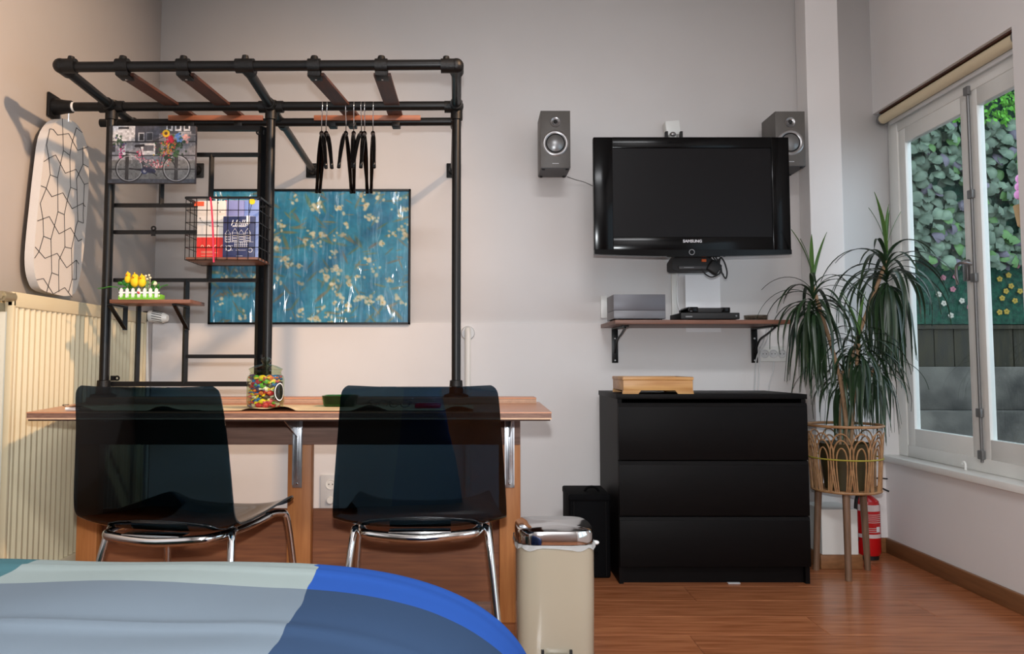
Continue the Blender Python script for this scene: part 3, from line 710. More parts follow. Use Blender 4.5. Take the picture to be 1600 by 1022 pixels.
for i, (px, yaw, lab) in enumerate(hl):
    if i == 0: r = h0
    else:
        r = h0.copy(); COL.objects.link(r)
        for ch in kids:
            c = ch.copy(); COL.objects.link(c); c.parent = r
    p = at(px,167,YP_); r.location = (p.x, YP_, zc+0.003); r.rotation_euler = (0,0,math.radians(yaw))
    # arms along Y; positive yaw turns the near arm towards +X
    r.location.z = zc-0.0035
    tag(r, lab, 'hanger', 'black hangers on the rack pipe')

# ------------------------------------------------------------------ poster on the back wall
def seeded_poster(Wp=260, Hp=176):
    rng = np.random.RandomState(4)
    yy, xx = np.mgrid[0:Hp, 0:Wp].astype(float)
    def sm(s):
        g = rng.rand(int(Hp/s)+3, int(Wp/s)+3); ys = yy/s; xs = xx/s; y0 = ys.astype(int); x0 = xs.astype(int); fy = ys-y0; fx = xs-x0
        return (g[y0,x0]*(1-fy)*(1-fx)+g[y0+1,x0]*fy*(1-fx)+g[y0,x0+1]*(1-fy)*fx+g[y0+1,x0+1]*fy*fx)
    base = np.zeros((Hp,Wp,3)); a = sm(30)*0.6+sm(9)*0.4
    base[:] = np.array([34,124,158]); base += (a[...,None]-0.5)*np.array([60,60,50])
    base *= (0.93+0.14*sm(3))[...,None]
    def dab(cx, cy, r, col, k=1.0, asp=1.0, ang=0):
        dx = (xx-cx)*math.cos(ang)+(yy-cy)*math.sin(ang); dy = (-(xx-cx)*math.sin(ang)+(yy-cy)*math.cos(ang))*asp
        m = np.clip(1.2-(dx*dx+dy*dy)/(r*r), 0, 1)[...,None]*k; base[:] = base*(1-m)+np.array(col)*m
    # loose abstract scatter: olive strokes and pale dabs, no picture of anything known
    for i in range(230):
        c = (rng.rand()*Wp, rng.rand()*Hp*1.05); dab(c[0], c[1], rng.uniform(4,13), (rng.uniform(95,140), rng.uniform(100,125), rng.uniform(72,96)), 0.7, rng.uniform(4,8), rng.uniform(-1.2,1.2))
    for i in range(84):
        cx, cy = rng.rand()*Wp, rng.rand()*Hp; n = rng.randint(4,9); s = rng.uniform(2,5.5)
        for k in range(n):
            v = rng.uniform(170,222); dab(cx+rng.randn()*s, cy+rng.randn()*s*0.8, rng.uniform(1.6,3.6), (v, v*0.98, v*0.84), 0.85, rng.uniform(1,1.6), rng.rand()*3)
        dab(cx, cy, 1.3, (170,150,70), 0.8)
    return np.clip(base,0,255)
YW = YB
pA, pB = at(330,296,YW-0.02), at(641,507,YW-0.02)
po = thing('framed_poster', 'framed teal poster with pale flower dabs behind the rack', 'poster', ((pA.x+pB.x)/2, YW-0.02, pB.z))
M['print'] = attr_mat('glossy_poster_print', 0.35, 1.0, True); M['matte'] = attr_mat('canvas_print', 0.55)
print_grid('print', seeded_poster(), (pA.x+0.006, YW-0.022, pA.z-0.006), (pB.x-pA.x-0.012,0,0), (0,0,pB.z-pA.z+0.012), M['print'], po)
for a in ((pA.x,pB.x,pA.z-0.010,pA.z),(pA.x,pB.x,pB.z,pB.z+0.010),(pA.x,pA.x+0.010,pB.z,pA.z),(pB.x-0.010,pB.x,pB.z,pA.z)):
    obj('frame_bar', box(a[0],a[1],YW-0.032,YW-0.012,a[2],a[3],bev=0.001), M['black'], po)
obj('backing', box(pA.x+0.004,pB.x-0.004,YW-0.0195,YW-0.0135,pB.z+0.004,pA.z-0.004), M['blackflat'], po)

# ------------------------------------------------------------------ bicycle canvas
def bike(Wp=270, Hp=180):
    rng = np.random.RandomState(11); A = np.zeros((Hp,Wp,3)); yy, xx = np.mgrid[0:Hp,0:Wp].astype(float)
    def R(x0,y0,x1,y1,c): A[int(y0*Hp):int(y1*Hp), int(x0*Wp):int(x1*Wp)] = c
    def disc(cx,cy,r,c,k=1.0):
        m = np.clip((r-np.hypot(xx-cx*Wp, yy-cy*Hp))+0.5,0,1)[...,None]*k; A[:] = A*(1-m)+np.array(c)*m
    def ring(cx,cy,r,w,c,k=1.0):
        m = np.clip((w/2-abs(np.hypot(xx-cx*Wp, yy-cy*Hp)-r))+0.5,0,1)[...,None]*k; A[:] = A*(1-m)+np.array(c)*m
    def line(x0,y0,x1,y1,w,c,k=1.0):
        ax,ay,bx,by = x0*Wp,y0*Hp,x1*Wp,y1*Hp; L = max(1e-6,(bx-ax)**2+(by-ay)**2); t = np.clip(((xx-ax)*(bx-ax)+(yy-ay)*(by-ay))/L,0,1)
        m = np.clip((w/2-np.hypot(xx-ax-t*(bx-ax), yy-ay-t*(by-ay)))+0.5,0,1)[...,None]*k; A[:] = A*(1-m)+np.array(c)*m
    A[:] = (70,70,76); R(0,0,1,0.6,(120,120,128)); R(0.0,0,0.3,0.28,(205,205,210)); R(0.11,0.02,0.23,0.06,(60,60,64))
    R(0.3,0,0.58,0.3,(70,72,84)); R(0.34,0.12,0.41,0.27,(180,180,186)); R(0.355,0.14,0.4,0.26,(40,42,48)); R(0.43,0.11,0.51,0.27,(120,122,130)); R(0.44,0.13,0.5,0.25,(50,52,60))
    R(0.58,0,1,0.14,(64,66,74))
    for x in (0.66,0.76,0.86): R(x,0.0,x+0.075,0.09,(200,200,206)); R(x+0.015,0.0,x+0.055,0.06,(48,48,54))
    R(0.8,0.1,0.95,0.3,(150,150,156)); R(0,0.28,0.28,0.6,(150,150,156)); R(0.02,0.32,0.08,0.46,(50,50,56)); R(0.12,0.36,0.2,0.52,(205,205,208))
    R(0.36,0.31,0.58,0.52,(190,190,194)); R(0.4,0.34,0.52,0.44,(90,90,98)); R(0.54,0.3,0.6,0.5,(60,60,66)); R(0.92,0.15,1,0.5,(120,118,122))
    R(0,0.6,1,0.93,(104,104,104)); R(0,0.93,1,1,(58,62,72)); R(0,0,0.045,0.94,(48,46,48))
    A *= (1+0.28*(rng.rand(Hp,Wp,1)-0.5)); 
    g = rng.rand(Hp//7+2, Wp//7+2); A *= (0.85+0.3*g[(yy/7).astype(int),(xx/7).astype(int)])[...,None]
    for y in (0.275,0.515,0.755): line(0,y,1,y,3.2,(24,24,26))
    for x in (0.215,0.78): line(x,0.5,x,0.94,11,(34,32,34))
    cyw = 0.74; r = 0.235*Hp
    for cx in (0.245,0.785):
        ring(cx,cyw,r,3.2,(20,20,24)); ring(cx,cyw,r-3.6,1.6,(176,176,180))
        for k in range(12): a = k*PI/12; line(cx-math.cos(a)*r/Wp,cyw-math.sin(a)*r/Hp,cx+math.cos(a)*r/Wp,cyw+math.sin(a)*r/Hp,0.7,(130,130,134),0.5)
    line(0.245,0.74,0.44,0.79,4,(24,24,30)); disc(0.42,0.78,11,(38,50,90)); line(0.42,0.76,0.52,0.79,15,(34,38,66)); disc(0.42,0.79,5,(150,150,160))
    line(0.43,0.78,0.36,0.36,3.2,(40,36,52)); line(0.44,0.74,0.6,0.66,4,(60,50,70)); line(0.6,0.66,0.66,0.28,3,(60,56,70)); line(0.66,0.42,0.785,0.74,3.4,(30,30,34))
    line(0.5,0.8,0.56,0.86,2.6,(24,24,28)); line(0.31,0.35,0.4,0.34,8,(30,26,34)); line(0.2,0.46,0.34,0.48,5,(36,36,44)); line(0.55,0.24,0.64,0.18,2,(22,22,24))
    for k in range(7): line(0.2+k*0.02,0.48+k*0.003,0.28+k*0.014,0.53+k*0.01,1.5,(190,190,194),0.7)
    def petals(cx,cy,sx,sy,n,cols,r0=1.5,r1=4.2):
        for _ in range(n):
            c = cols[rng.randint(len(cols))]; disc(cx+rng.randn()*sx, cy+rng.randn()*sy, rng.uniform(r0,r1), c, 0.9)
    G = (36,70,40); petals(0.74,0.36,0.08,0.11,90,[G,(30,50,34),(60,96,50)],2,6)
    petals(0.68,0.4,0.05,0.10,80,[(196,60,60),(220,130,120),(226,120,50),(206,170,60),(180,40,70)],1.2,3)
    petals(0.55,0.66,0.055,0.04,40,[(214,130,140),(190,60,80),(230,190,190)],1.2,2.8); petals(0.15,0.42,0.015,0.06,34,[(190,60,120),(206,90,140),(90,60,90)],1.5,3.2)
    petals(0.12,0.28,0.03,0.05,40,[G,(60,90,70),(70,70,110)],1.5,4); petals(0.36,0.47,0.03,0.05,18,[(200,50,90),(220,120,150)],1.2,2.6); petals(0.4,0.6,0.04,0.02,24,[(226,180,180),(200,80,100)],1.2,2.6)
    petals(0.8,0.2,0.022,0.04,26,[(70,120,200),(100,150,220)],1.5,3.5); petals(0.89,0.22,0.025,0.035,22,[(230,180,170),(220,150,150)],2,4)
    for k in range(12): a = k*PI/6; disc(0.655+math.cos(a)*0.028, 0.13+math.sin(a)*0.042, 4.2, (232,180,36))
    disc(0.655,0.13,5,(96,60,24)); petals(0.71,0.24,0.022,0.03,26,[(190,24,60),(150,14,44)],2.5,5)
    A *= 0.9
    return np.clip(A,0,255)
cA, cB = at(171,197,2.845), at(304,286,2.845)
cv = thing('canvas_picture', 'small canvas print of a flower-decked bicycle by a canal railing', 'picture', ((cA.x+cB.x)/2, 2.85, cB.z))
print_grid('print', bike(), (cA.x, 2.8445, cA.z), (cB.x-cA.x,0,0), (0,0,cB.z-cA.z), M['matte'], cv)
obj('stretcher', box(cA.x, cB.x, 2.845, 2.862, cB.z, cA.z, bev=0.0005), mat('canvas_edge', (70,66,72), 0.7), cv)

# ------------------------------------------------------------------ wire basket with guide books
YB0, YB1 = 2.72, 2.885
b00, b01 = at(291,309,YB0), at(404,406,YB0); bx0, bx1, bz1, bz0 = b00.x, b01.x, b00.z, b01.z
bk = thing('wire_basket', 'black wire basket with wooden bottom hooked on the grid frame', 'basket', ((bx0+bx1)/2, (YB0+YB1)/2, bz0))
bm = bmesh.new()
for yy in (YB0, YB1): bar2(bm, (bx0,yy,bz1), (bx1,yy,bz1), 0.010, 0.007)
for xx in (bx0, bx1): bar2(bm, (xx,YB0,bz1), (xx,YB1,bz1), 0.010, 0.007)
obj('rim', bm, M['black'], bk)
wires = []
nx, nz, ny = 7, 5, 4
def wire(a, b): bm = tube([a, b], 0.0014, 5); obj('wire', bm, M['black'], bk)
for i in range(nx+1):
    x = bx0+(bx1-bx0)*i/nx; wire((x,YB0,bz1),(x,YB0,bz0)); 
    if i not in (0,nx): wire((x,YB1,bz1),(x,YB1,bz0))
for k in range(nz+1):
    z = bz1+(bz0-bz1)*k/nz
    if k: wire((bx0,YB0,z),(bx1,YB0,z)); wire((bx0,YB1,z),(bx1,YB1,z)); wire((bx0,YB0,z),(bx0,YB1,z)); wire((bx1,YB0,z),(bx1,YB1,z))
for j in range(1,ny+1):
    y = YB0+(YB1-YB0)*j/ny; wire((bx0,y,bz1),(bx0,y,bz0)); wire((bx1,y,bz1),(bx1,y,bz0))
obj('bottom_board', box(bx0+0.002, bx1-0.002, YB0+0.004, YB1-0.004, bz0+0.001, bz0+0.010, bev=0.001), M['shelfw'], bk, label='brown wooden bottom')
def book(name, xa, ya, xb, yb, Y, col, t, label, rnd=None, m=None):
    a, b = at(xa,ya,Y), at(xb,yb,Y); zb = bz0+0.011
    bt = thing(name, label, 'book', ((a.x+b.x)/2, Y+t/2, zb), 'guide books in the wire basket')
    obj('cover', box(a.x, b.x, Y, Y+t, zb, a.z, bev=0.0006), m or mat('cover_'+label[:6].replace(' ','_'), col, 0.4, coat=0.2), bt)
    obj('page_block', box(a.x+0.001, b.x-0.001, Y+0.001, Y+t-0.001, zb+0.001, a.z+0.0006), M['wtext'], bt)
    return bt, a, b, zb
# city map
bt, a, b, zb = book('folded_map', 309,314,351,404,2.80,(214,206,198),0.012,'folded cream city map with red lower panel in the basket')
rz = at(330,371,2.80).z
obj('red_panel', box(a.x-0.0002, b.x+0.0002, 2.7990, 2.80, zb, rz), mat('map_red', (206,42,34), 0.5), bt, label='red lower panel')
obj('orange_tab', box(at(311,0,2.8).x, at(326,0,2.8).x, 2.7988, 2.80, at(0,322,2.8).z, at(0,315,2.8).z), mat('map_orange', (214,84,48), 0.5), bt)
bm = bmesh.new(); pth = smooth_path([at(311,340,2.7988), at(318,348,2.7988), at(330,353,2.7988), at(349,354,2.7988)], 4)
for p, q in zip(pth, pth[1:]): bar2(bm, p, q, 0.0007, 0.0007)
for px, py in ((313,341),(328,353),(341,353),(344,331),(341,317)): add_ball(bm, at(px,py,2.7988), 0.002, 0.0005, 0.002, 8, 4)
obj('print_line', bm, M['blackflat'], bt)
bm = bmesh.new()
for px in (316,326,337,347): c = at(px,385,2.7986); add_lathe(bm, [(0.0035,-0.0002),(0.005,-0.0002),(0.005,0.0004),(0.0035,0.0004),(0.0035,-0.0002)], c, 14, axis='Y')
for py, w in ((393,18),(395,26),(399,20),(402,16)): bar2(bm, at(314,py,2.7986), at(314+w,py,2.7986), 0.0009, 0.0008)
obj('print_mark', bm, M['cream'], bt)
# two tall guides behind
bt, a, b, zb = book('guide_book', 352,313,379,404,2.845,(132,136,186),0.014,'pale violet guide book with white and red spine stripe')
obj('spine_stripe', box(a.x, a.x+0.005, 2.8442, 2.845, zb, a.z), mat('stripe_red', (210,40,36), 0.5), bt, label='red stripe')
obj('spine_stripe', box(a.x-0.004, a.x, 2.845, 2.858, zb, a.z), M['wtext'], bt, label='white stripe')
bt, a, b, zb = book('guide_book', 381,313,403,404,2.862,(128,150,206),0.012,'light blue brochure with a yellow round badge in the basket')
c = at(394,315,2.8612); obj('badge', lathe([(0.0,-0.0006),(0.011,-0.0006),(0.011,0.0006),(0.0,0.0006)], c, 18, axis='Y'), mat('badge_yellow', (226,206,34), 0.5), bt, label='yellow round badge')
bm = bmesh.new(); bar2(bm, at(393,320,2.8612), at(390,333,2.8612), 0.0025, 0.001); obj('print_line', bm, M['blackflat'], bt)
# navy notebook
bt, a, b, zb = book('notebook', 349,338,397,404,2.785,(44,52,92),0.012,'navy notebook with white Hello AMSTERDAM lettering and canal houses')
Yn = 2.7845
c = at(374.5,348.5,Yn); text('lettering', 'Hello', c, 0.030, M['wtext'], bt, shear=0.3, bold=0.0)
c = at(374,353.5,Yn); text('lettering', 'AMSTERDAM', c, 0.0085, M['wtext'], bt, bold=0.0002)
bm = bmesh.new()
def nb(x0,y0,x1,y1,w=0.0011): bar2(bm, at(x0,y0,Yn), at(x1,y1,Yn), w, 0.0008)
for i, x in enumerate((356,367,377,387)):
    w = 4; t_ = 362-(i%2)*2
    nb(x-w,378,x-w,t_+3); nb(x+w,378,x+w,t_+3); nb(x-w,t_+3,x-2,t_); nb(x+w,t_+3,x+2,t_); nb(x-2,t_,x,t_-3); nb(x+2,t_,x,t_-3); nb(x-w,t_+4,x+w,t_+4)
    for k in range(3):
        for dx in (-2,0,2): nb(x+dx,t_+7+k*4,x+dx,t_+9+k*4,0.0016)
nb(352,378,396,378); nb(366,382,388,382); nb(366,386,388,386)
for x in range(367,389,3): nb(x,378,x,386)
nb(352,391,364,391); nb(352,384,364,384)
for c_, r_ in (((357,388),0.010),((391,391),0.008)):
    add_lathe(bm, [(r_*0.8,-0.0003),(r_,-0.0003),(r_,0.0004),(r_*0.8,0.0004),(r_*0.8,-0.0003)], at(c_[0],c_[1],Yn), 18, axis='Y')
nb(368,391,384,391); nb(370,388,374,391); nb(369,400,379,400,0.002)
obj('cover_drawing', bm, M['wtext'], bt, label='white line drawing of canal houses')
obj('bookmark_tag', box(at(391.5,0,Yn).x, at(396.5,0,Yn).x, Yn-0.0008, Yn, at(0,350,Yn).z, at(0,337,Yn).z), M['wtext'], bt)
sl = at(0,0,2.79)
rbn = tube(smooth_path([at(329,308,2.715), at(331,330,2.716), at(333,370,2.716), at(334,410,2.716)], 4), 0.0035, 8, flat=0.35)
single('ribbon', rbn, mat('crimson_ribbon', (176,20,66), 0.6), 'thin crimson ribbon hanging down the front of the basket', 'ribbon')

# ------------------------------------------------------------------ small bracket shelf with flower trough
s0, s1 = at(171,471,2.745), at(297,471,2.745); SZ = s0.z
sh = thing('bracket_shelf', 'small brown shelf on black brackets on the grid frame', 'shelf', ((s0.x+s1.x)/2, 2.83, SZ-0.1))
obj('shelf_board', box(s0.x, s1.x, 2.745, 2.892, SZ-0.006, SZ+0.007, bev=0.001), M['shelfw'], sh)
for px in (196,293):
    x = at(px,500,2.89).x; zz = SZ-0.007; zl_ = at(px,516,2.89).z
    bm = bmesh.new(); bar2(bm, (x,2.888,zz), (x,2.888,zl_), 0.016, 0.006); bar2(bm, (x,2.89,zz-0.003), (x,2.76,zz-0.003), 0.016, 0.006); bar2(bm, (x,2.765,zz-0.006), (x,2.886,zl_+0.006), 0.014, 0.006)
    obj('bracket', bm, M['black'], sh, smooth=False)
tp0, tp1 = at(184,468,2.77), at(248,468,2.77); TZ = SZ+0.0072
tr = thing('flower_trough', 'toy picket-fence trough with yellow chicks and greenery on the small shelf', 'ornament', ((tp0.x+tp1.x)/2, 2.80, TZ))
tw = tp1.x-tp0.x
obj('trough', box(tp0.x+0.002, tp1.x-0.002, 2.775, 2.83, TZ, TZ+0.022, bev=0.002), M['green'], tr, label='green painted trough')
bm = bmesh.new()
for i in range(40):
    x = tp0.x+tw*i/40; h = random.uniform(0.010,0.018); add_prism(bm, [V(x,2.771,TZ), V(x+0.0045,2.771,TZ), V(x+0.002,2.771,TZ+h)], V(0,0.001,0))
obj('painted_grass', bm, M['green'], tr, smooth=False)
for i in range(7):
    x = tp0.x+tw*(i+0.5)/7-0.0055+0.0
    obj('picket', prism([V(x,2.772,TZ+0.008), V(x+0.011,2.772,TZ+0.008), V(x+0.011,2.772,TZ+0.036), V(x+0.0095,2.772,TZ+0.040), V(x+0.0055,2.772,TZ+0.043), V(x+0.0015,2.772,TZ+0.040), V(x,2.772,TZ+0.036)], V(0,0.003,0)), M['white'], tr, smooth=False)
for zz in (0.013,0.024): obj('fence_rail', box(tp0.x, tp1.x, 2.7755, 2.778, TZ+zz, TZ+zz+0.006), M['white'], tr)
lb = obj('ladybird', ball((tp0.x+tw*0.5,2.770,TZ+0.026), 0.006, 0.003, 0.004, 10, 7, rot=Matrix.Rotation(0.6,4,'Y')), M['red'], tr, label='small red ladybird')
for px, py, s in ((200,432,0.9),(211,436,1.25),(222,437,1.1)):
    c = at(px,py,2.79); bm = bmesh.new(); add_ball(bm, c+V(0,0,-0.010), 0.0125*s, 0.012*s, 0.016*s); add_ball(bm, c+V(0,0,0.006), 0.010*s, 0.010*s, 0.010*s)
    ck = obj('chick', bm, M['yellow'], tr, label='yellow felt chick')
    obj('beak', ball(c+V(-0.001,-0.011*s,0.004), 0.003, 0.004, 0.002, 8, 6), M['red'], ck)
    bm = bmesh.new(); add_ball(bm, c+V(-0.004*s,-0.009*s,0.009), 0.0012, seg=6, rings=4); add_ball(bm, c+V(0.004*s,-0.009*s,0.009), 0.0012, seg=6, rings=4); obj('eyes', bm, M['blackflat'], ck)
    obj('comb', ball(c+V(0,-0.004*s,0.016*s), 0.002, 0.003, 0.004, 8, 5), M['yellow'], ck)
    obj('stick', tube([c-V(0,0,0.02), V(c.x,c.y,TZ+0.02)], 0.001, 5), M['stem'], tr)
for i in range(34):
    px = random.choice([random.uniform(186,204), random.uniform(226,252), random.uniform(186,250)]); py = random.uniform(440,455)
    c = at(px,py,2.80+random.uniform(-0.012,0.015)); b = V(tp0.x+tw*random.random(), c.y, TZ+0.02)
    bm = bmesh.new(); add_ball(bm, c, 0.0085, 0.002, 0.006, 8, 5, rot=Matrix.Rotation(random.uniform(-1,1),4,'Y')@Matrix.Rotation(random.uniform(-0.8,0.8),4,'X')); add_tube(bm, [c,b], 0.0006, 4)
    obj('leaf', bm, M['dgreen'], tr)
for px, py in ((228,431),(233,430),(235,434),(242,443),(230,436)):
    c = at(px,py,2.795); bm = bmesh.new(); add_ball(bm, c, 0.004 if py < 440 else 0.008, seg=8, rings=6); add_tube(bm, [c, V(c.x,c.y,TZ+0.02)], 0.0006, 4); obj('bud', bm, M['cream'], tr)
for pp in ([(184,449),(172,448),(162,450),(152,451)], [(248,452),(252,448),(258,446),(263,445)]):
    obj('tendril', tube(smooth_path([at(x_, y_, 2.78) for x_, y_ in pp],4), [0.0018]*(4*3)+[0.0006], 6), M['dgreen'], tr)

# ------------------------------------------------------------------ things on the desk
bm = bmesh.new(); nx_, ny_ = 110, 12; x0_, x1_ = at(118,640,2.4).x, at(740,640,2.4).x; g = []
for i in range(nx_+1):
    row = []
    for j in range(ny_+1):
        u, v = i/nx_, j/ny_; x = x0_+(x1_-x0_)*u; y = 2.345+0.33*v
        w = max(0, math.sin(u*26+1.1)+0.5*math.sin(u*61))*0.011*(1-v)**1.3
        row.append(bm.verts.new((x, y+0.01*math.sin(u*17), DZ+0.0022+w)))
    g.append(row)
for i in range(nx_):
    for j in range(ny_): bm.faces.new((g[i][j], g[i+1][j], g[i+1][j+1], g[i][j+1]))
for f in bm.faces:
    f.normal_update()
    if f.normal.z < 0: f.normal_flip()
single('table_runner', bm, M['paper'], 'cream wavy-edged paper runner lying along the desk', 'table runner')
# sweet jar
jc = at(414.5,637,2.47); jz = DZ+0.0025; sJ = 1225/2.47
jr = 0.0575
jar = thing('candy_jar', 'round glass jar with knobbed lid full of wrapped sweets', 'jar', (jc.x, 2.47, jz))
C0 = (jc.x, 2.47, 0)
obj('jar_body', lathe([(0.0,jz),(jr*0.9,jz),(jr*0.96,jz+0.006),(jr,jz+0.02),(jr,jz+0.09),(jr*0.96,jz+0.1),(jr*0.84,jz+0.106),(jr*0.86,jz+0.110),(jr*0.80,jz+0.112),(jr*0.86,jz+0.116),(jr*0.86,jz+0.12)], C0, 40), M['jar'], jar)
obj('jar_lid', lathe([(jr*0.9,jz+0.12),(jr*0.92,jz+0.123),(jr*0.6,jz+0.132),(jr*0.2,jz+0.138),(jr*0.16,jz+0.141),(jr*0.28,jz+0.148),(jr*0.27,jz+0.155),(jr*0.12,jz+0.159),(0.0,jz+0.16)], C0, 36), M['jar'], jar, label='clear domed lid with round knob')
ca = math.radians(-28)
bc = V(jc.x+math.cos(ca)*jr*1.0, 2.47+math.sin(ca)*jr*1.0, jz+0.052)
bm = bmesh.new(); n = 20; vs = []
for k in range(n):
    a = 2*PI*k/n; th_ = ca+math.cos(a)*0.38; vs.append(bm.verts.new((jc.x+math.cos(th_)*(jr+0.0006), 2.47+math.sin(th_)*(jr+0.0006), jz+0.052+math.sin(a)*0.031)))
bm.faces.new(vs); obj('round_sticker', bm, M['blackflat'], jar, smooth=False, label='black round sticker')
bm = bmesh.new()
for k in range(n):
    a, b_ = 2*PI*k/n, 2*PI*(k+1)/n
    P_ = []
    for q, rr_ in ((a,0.9),(b_,0.9),(b_,0.8),(a,0.8)):
        th_ = ca+math.cos(q)*0.38*rr_; P_.append(bm.verts.new((jc.x+math.cos(th_)*(jr+0.0012), 2.47+math.sin(th_)*(jr+0.0012), jz+0.052+math.sin(q)*0.031*rr_)))
    bm.faces.new(P_)
obj('sticker_ring', bm, M['wtext'], jar, smooth=False)
cols = {'yellow':(236,206,30),'red':(196,34,50),'blue':(26,108,196),'green':(96,170,40),'white':(226,214,196),'orange':(222,110,40),'purple':(84,60,110),'brown':(60,40,34),'pink':(214,96,110)}
cm = {k: mat('wrapper_'+k, v, 0.25, coat=0.5, bump=0.5, bscale=200) for k, v in cols.items()}
cmesh = {}
for k in cols:
    bm = bmesh.new(); add_ball(bm, (0,0,0), 0.0125, 0.0088, 0.0085, 10, 7)
    for s in (-1,1): add_tube(bm, [(s*0.010,0,0),(s*0.013,0,0),(s*0.023,0,0)], [0.004,0.003,0.010], 8, flat=0.4)
    me = bpy.data.meshes.new('sweet'); [setattr(f,'smooth',True) for f in bm.faces]; bm.to_mesh(me); bm.free(); me.materials.append(cm[k]); cmesh[k] = me
rngc = random.Random(5); names = list(cols)
for lay in range(8):
    nn = 10
    for k in range(nn):
        a = 2*PI*(k+0.5*(lay%2))/nn; rad_ = jr-0.0195 if k%3 else jr-0.022
        c = rngc.choices(names, (5,4,2,4,2,2,2,3,2))[0]
        o = bpy.data.objects.new('wrapped_sweet', cmesh[c]); COL.objects.link(o)
        o.location = (jc.x+math.cos(a)*rad_, 2.47+math.sin(a)*rad_, jz+0.012+lay*0.0120); tx = a+PI/2
        o.rotation_euler = (rngc.uniform(-0.5,0.5), rngc.uniform(-0.35,0.35), tx+rngc.uniform(-0.25,0.25))
        tag(o, '%s wrapped sweet in the glass jar' % c, 'sweet', '%s sweets in the jar' % c)
# green glass tray
gx0, gx1 = at(507,620,2.62).x, at(560,620,2.62).x; gz = DZ+0.0022
gb = bmesh.new(); cxg = (gx0+gx1)/2; hwg = (gx1-gx0)/2
add_lathe(gb, [(0.0,gz),(0.84,gz),(0.9,gz+0.004),(1.0,gz+0.036),(0.95,gz+0.036),(0.84,gz+0.008),(0.0,gz+0.007)], (cxg,2.60,0), 40, sup=4, sx=hwg, sy=0.06)
single('glass_tray', gb, M['greeng'], 'dark green glass tray on the paper runner beside the right chair', 'tray')
cx0 = at(672,634,2.5); bm = bmesh.new(); add_box(bm, at(652,0,2.5).x, at(691,0,2.5).x, 2.47, 2.53, DZ+0.002, DZ+0.018, bev=0.006, seg=3)
single('glasses_case', bm, M['red'], 'small red case on the desk behind the right chair', 'case')
def specs(px, py, Y, label, grp=None, lay=False):
    c = at(px,py,Y); z = DZ+0.016; t = thing('eyeglasses', label, 'glasses', (c.x,Y,DZ+0.002))
    for s in (-1,1):
        bm = bmesh.new(); add_tube(bm, [(c.x+s*0.018+math.cos(a_)*0.014, Y, z-0.001+math.sin(a_)*0.011) for a_ in [2*PI*k/16 for k in range(17)]], 0.0012, 6); obj('rim', bm, M['blackflat'], t)
        obj('temple', tube([(c.x+s*0.032,Y,z+0.006),(c.x+s*0.033,Y+0.07,z),(c.x+s*0.03,Y+0.09,z-0.009)], 0.001, 5), M['blackflat'], t)
    obj('bridge', tube([(c.x-0.005,Y,z+0.002),(c.x,Y,z+0.005),(c.x+0.005,Y,z+0.002)], 0.001, 5), M['blackflat'], t)
specs(590,632,2.50,'dark-rimmed glasses seen through the right chair, left pair')
specs(624,632,2.50,'dark-rimmed glasses seen through the right chair, right pair')
bm = bmesh.new(); a, b = at(103,637,2.37), at(125,637,2.37); add_tube(bm, [V(a.x,2.37,DZ+0.006), V(b.x,2.37,DZ+0.006)], 0.0055, 10); 
pn = single('pen', bm, M['white'], 'white pen at the left end of the desk', 'pen')
obj('clip', tube(smooth_path([(0.005-0.026,0,0.012),(0.0-0.03,-0.004,0.017),(0.02-0.03,-0.004,0.018)],3), 0.001, 5), M['blackflat'], pn, local=True)

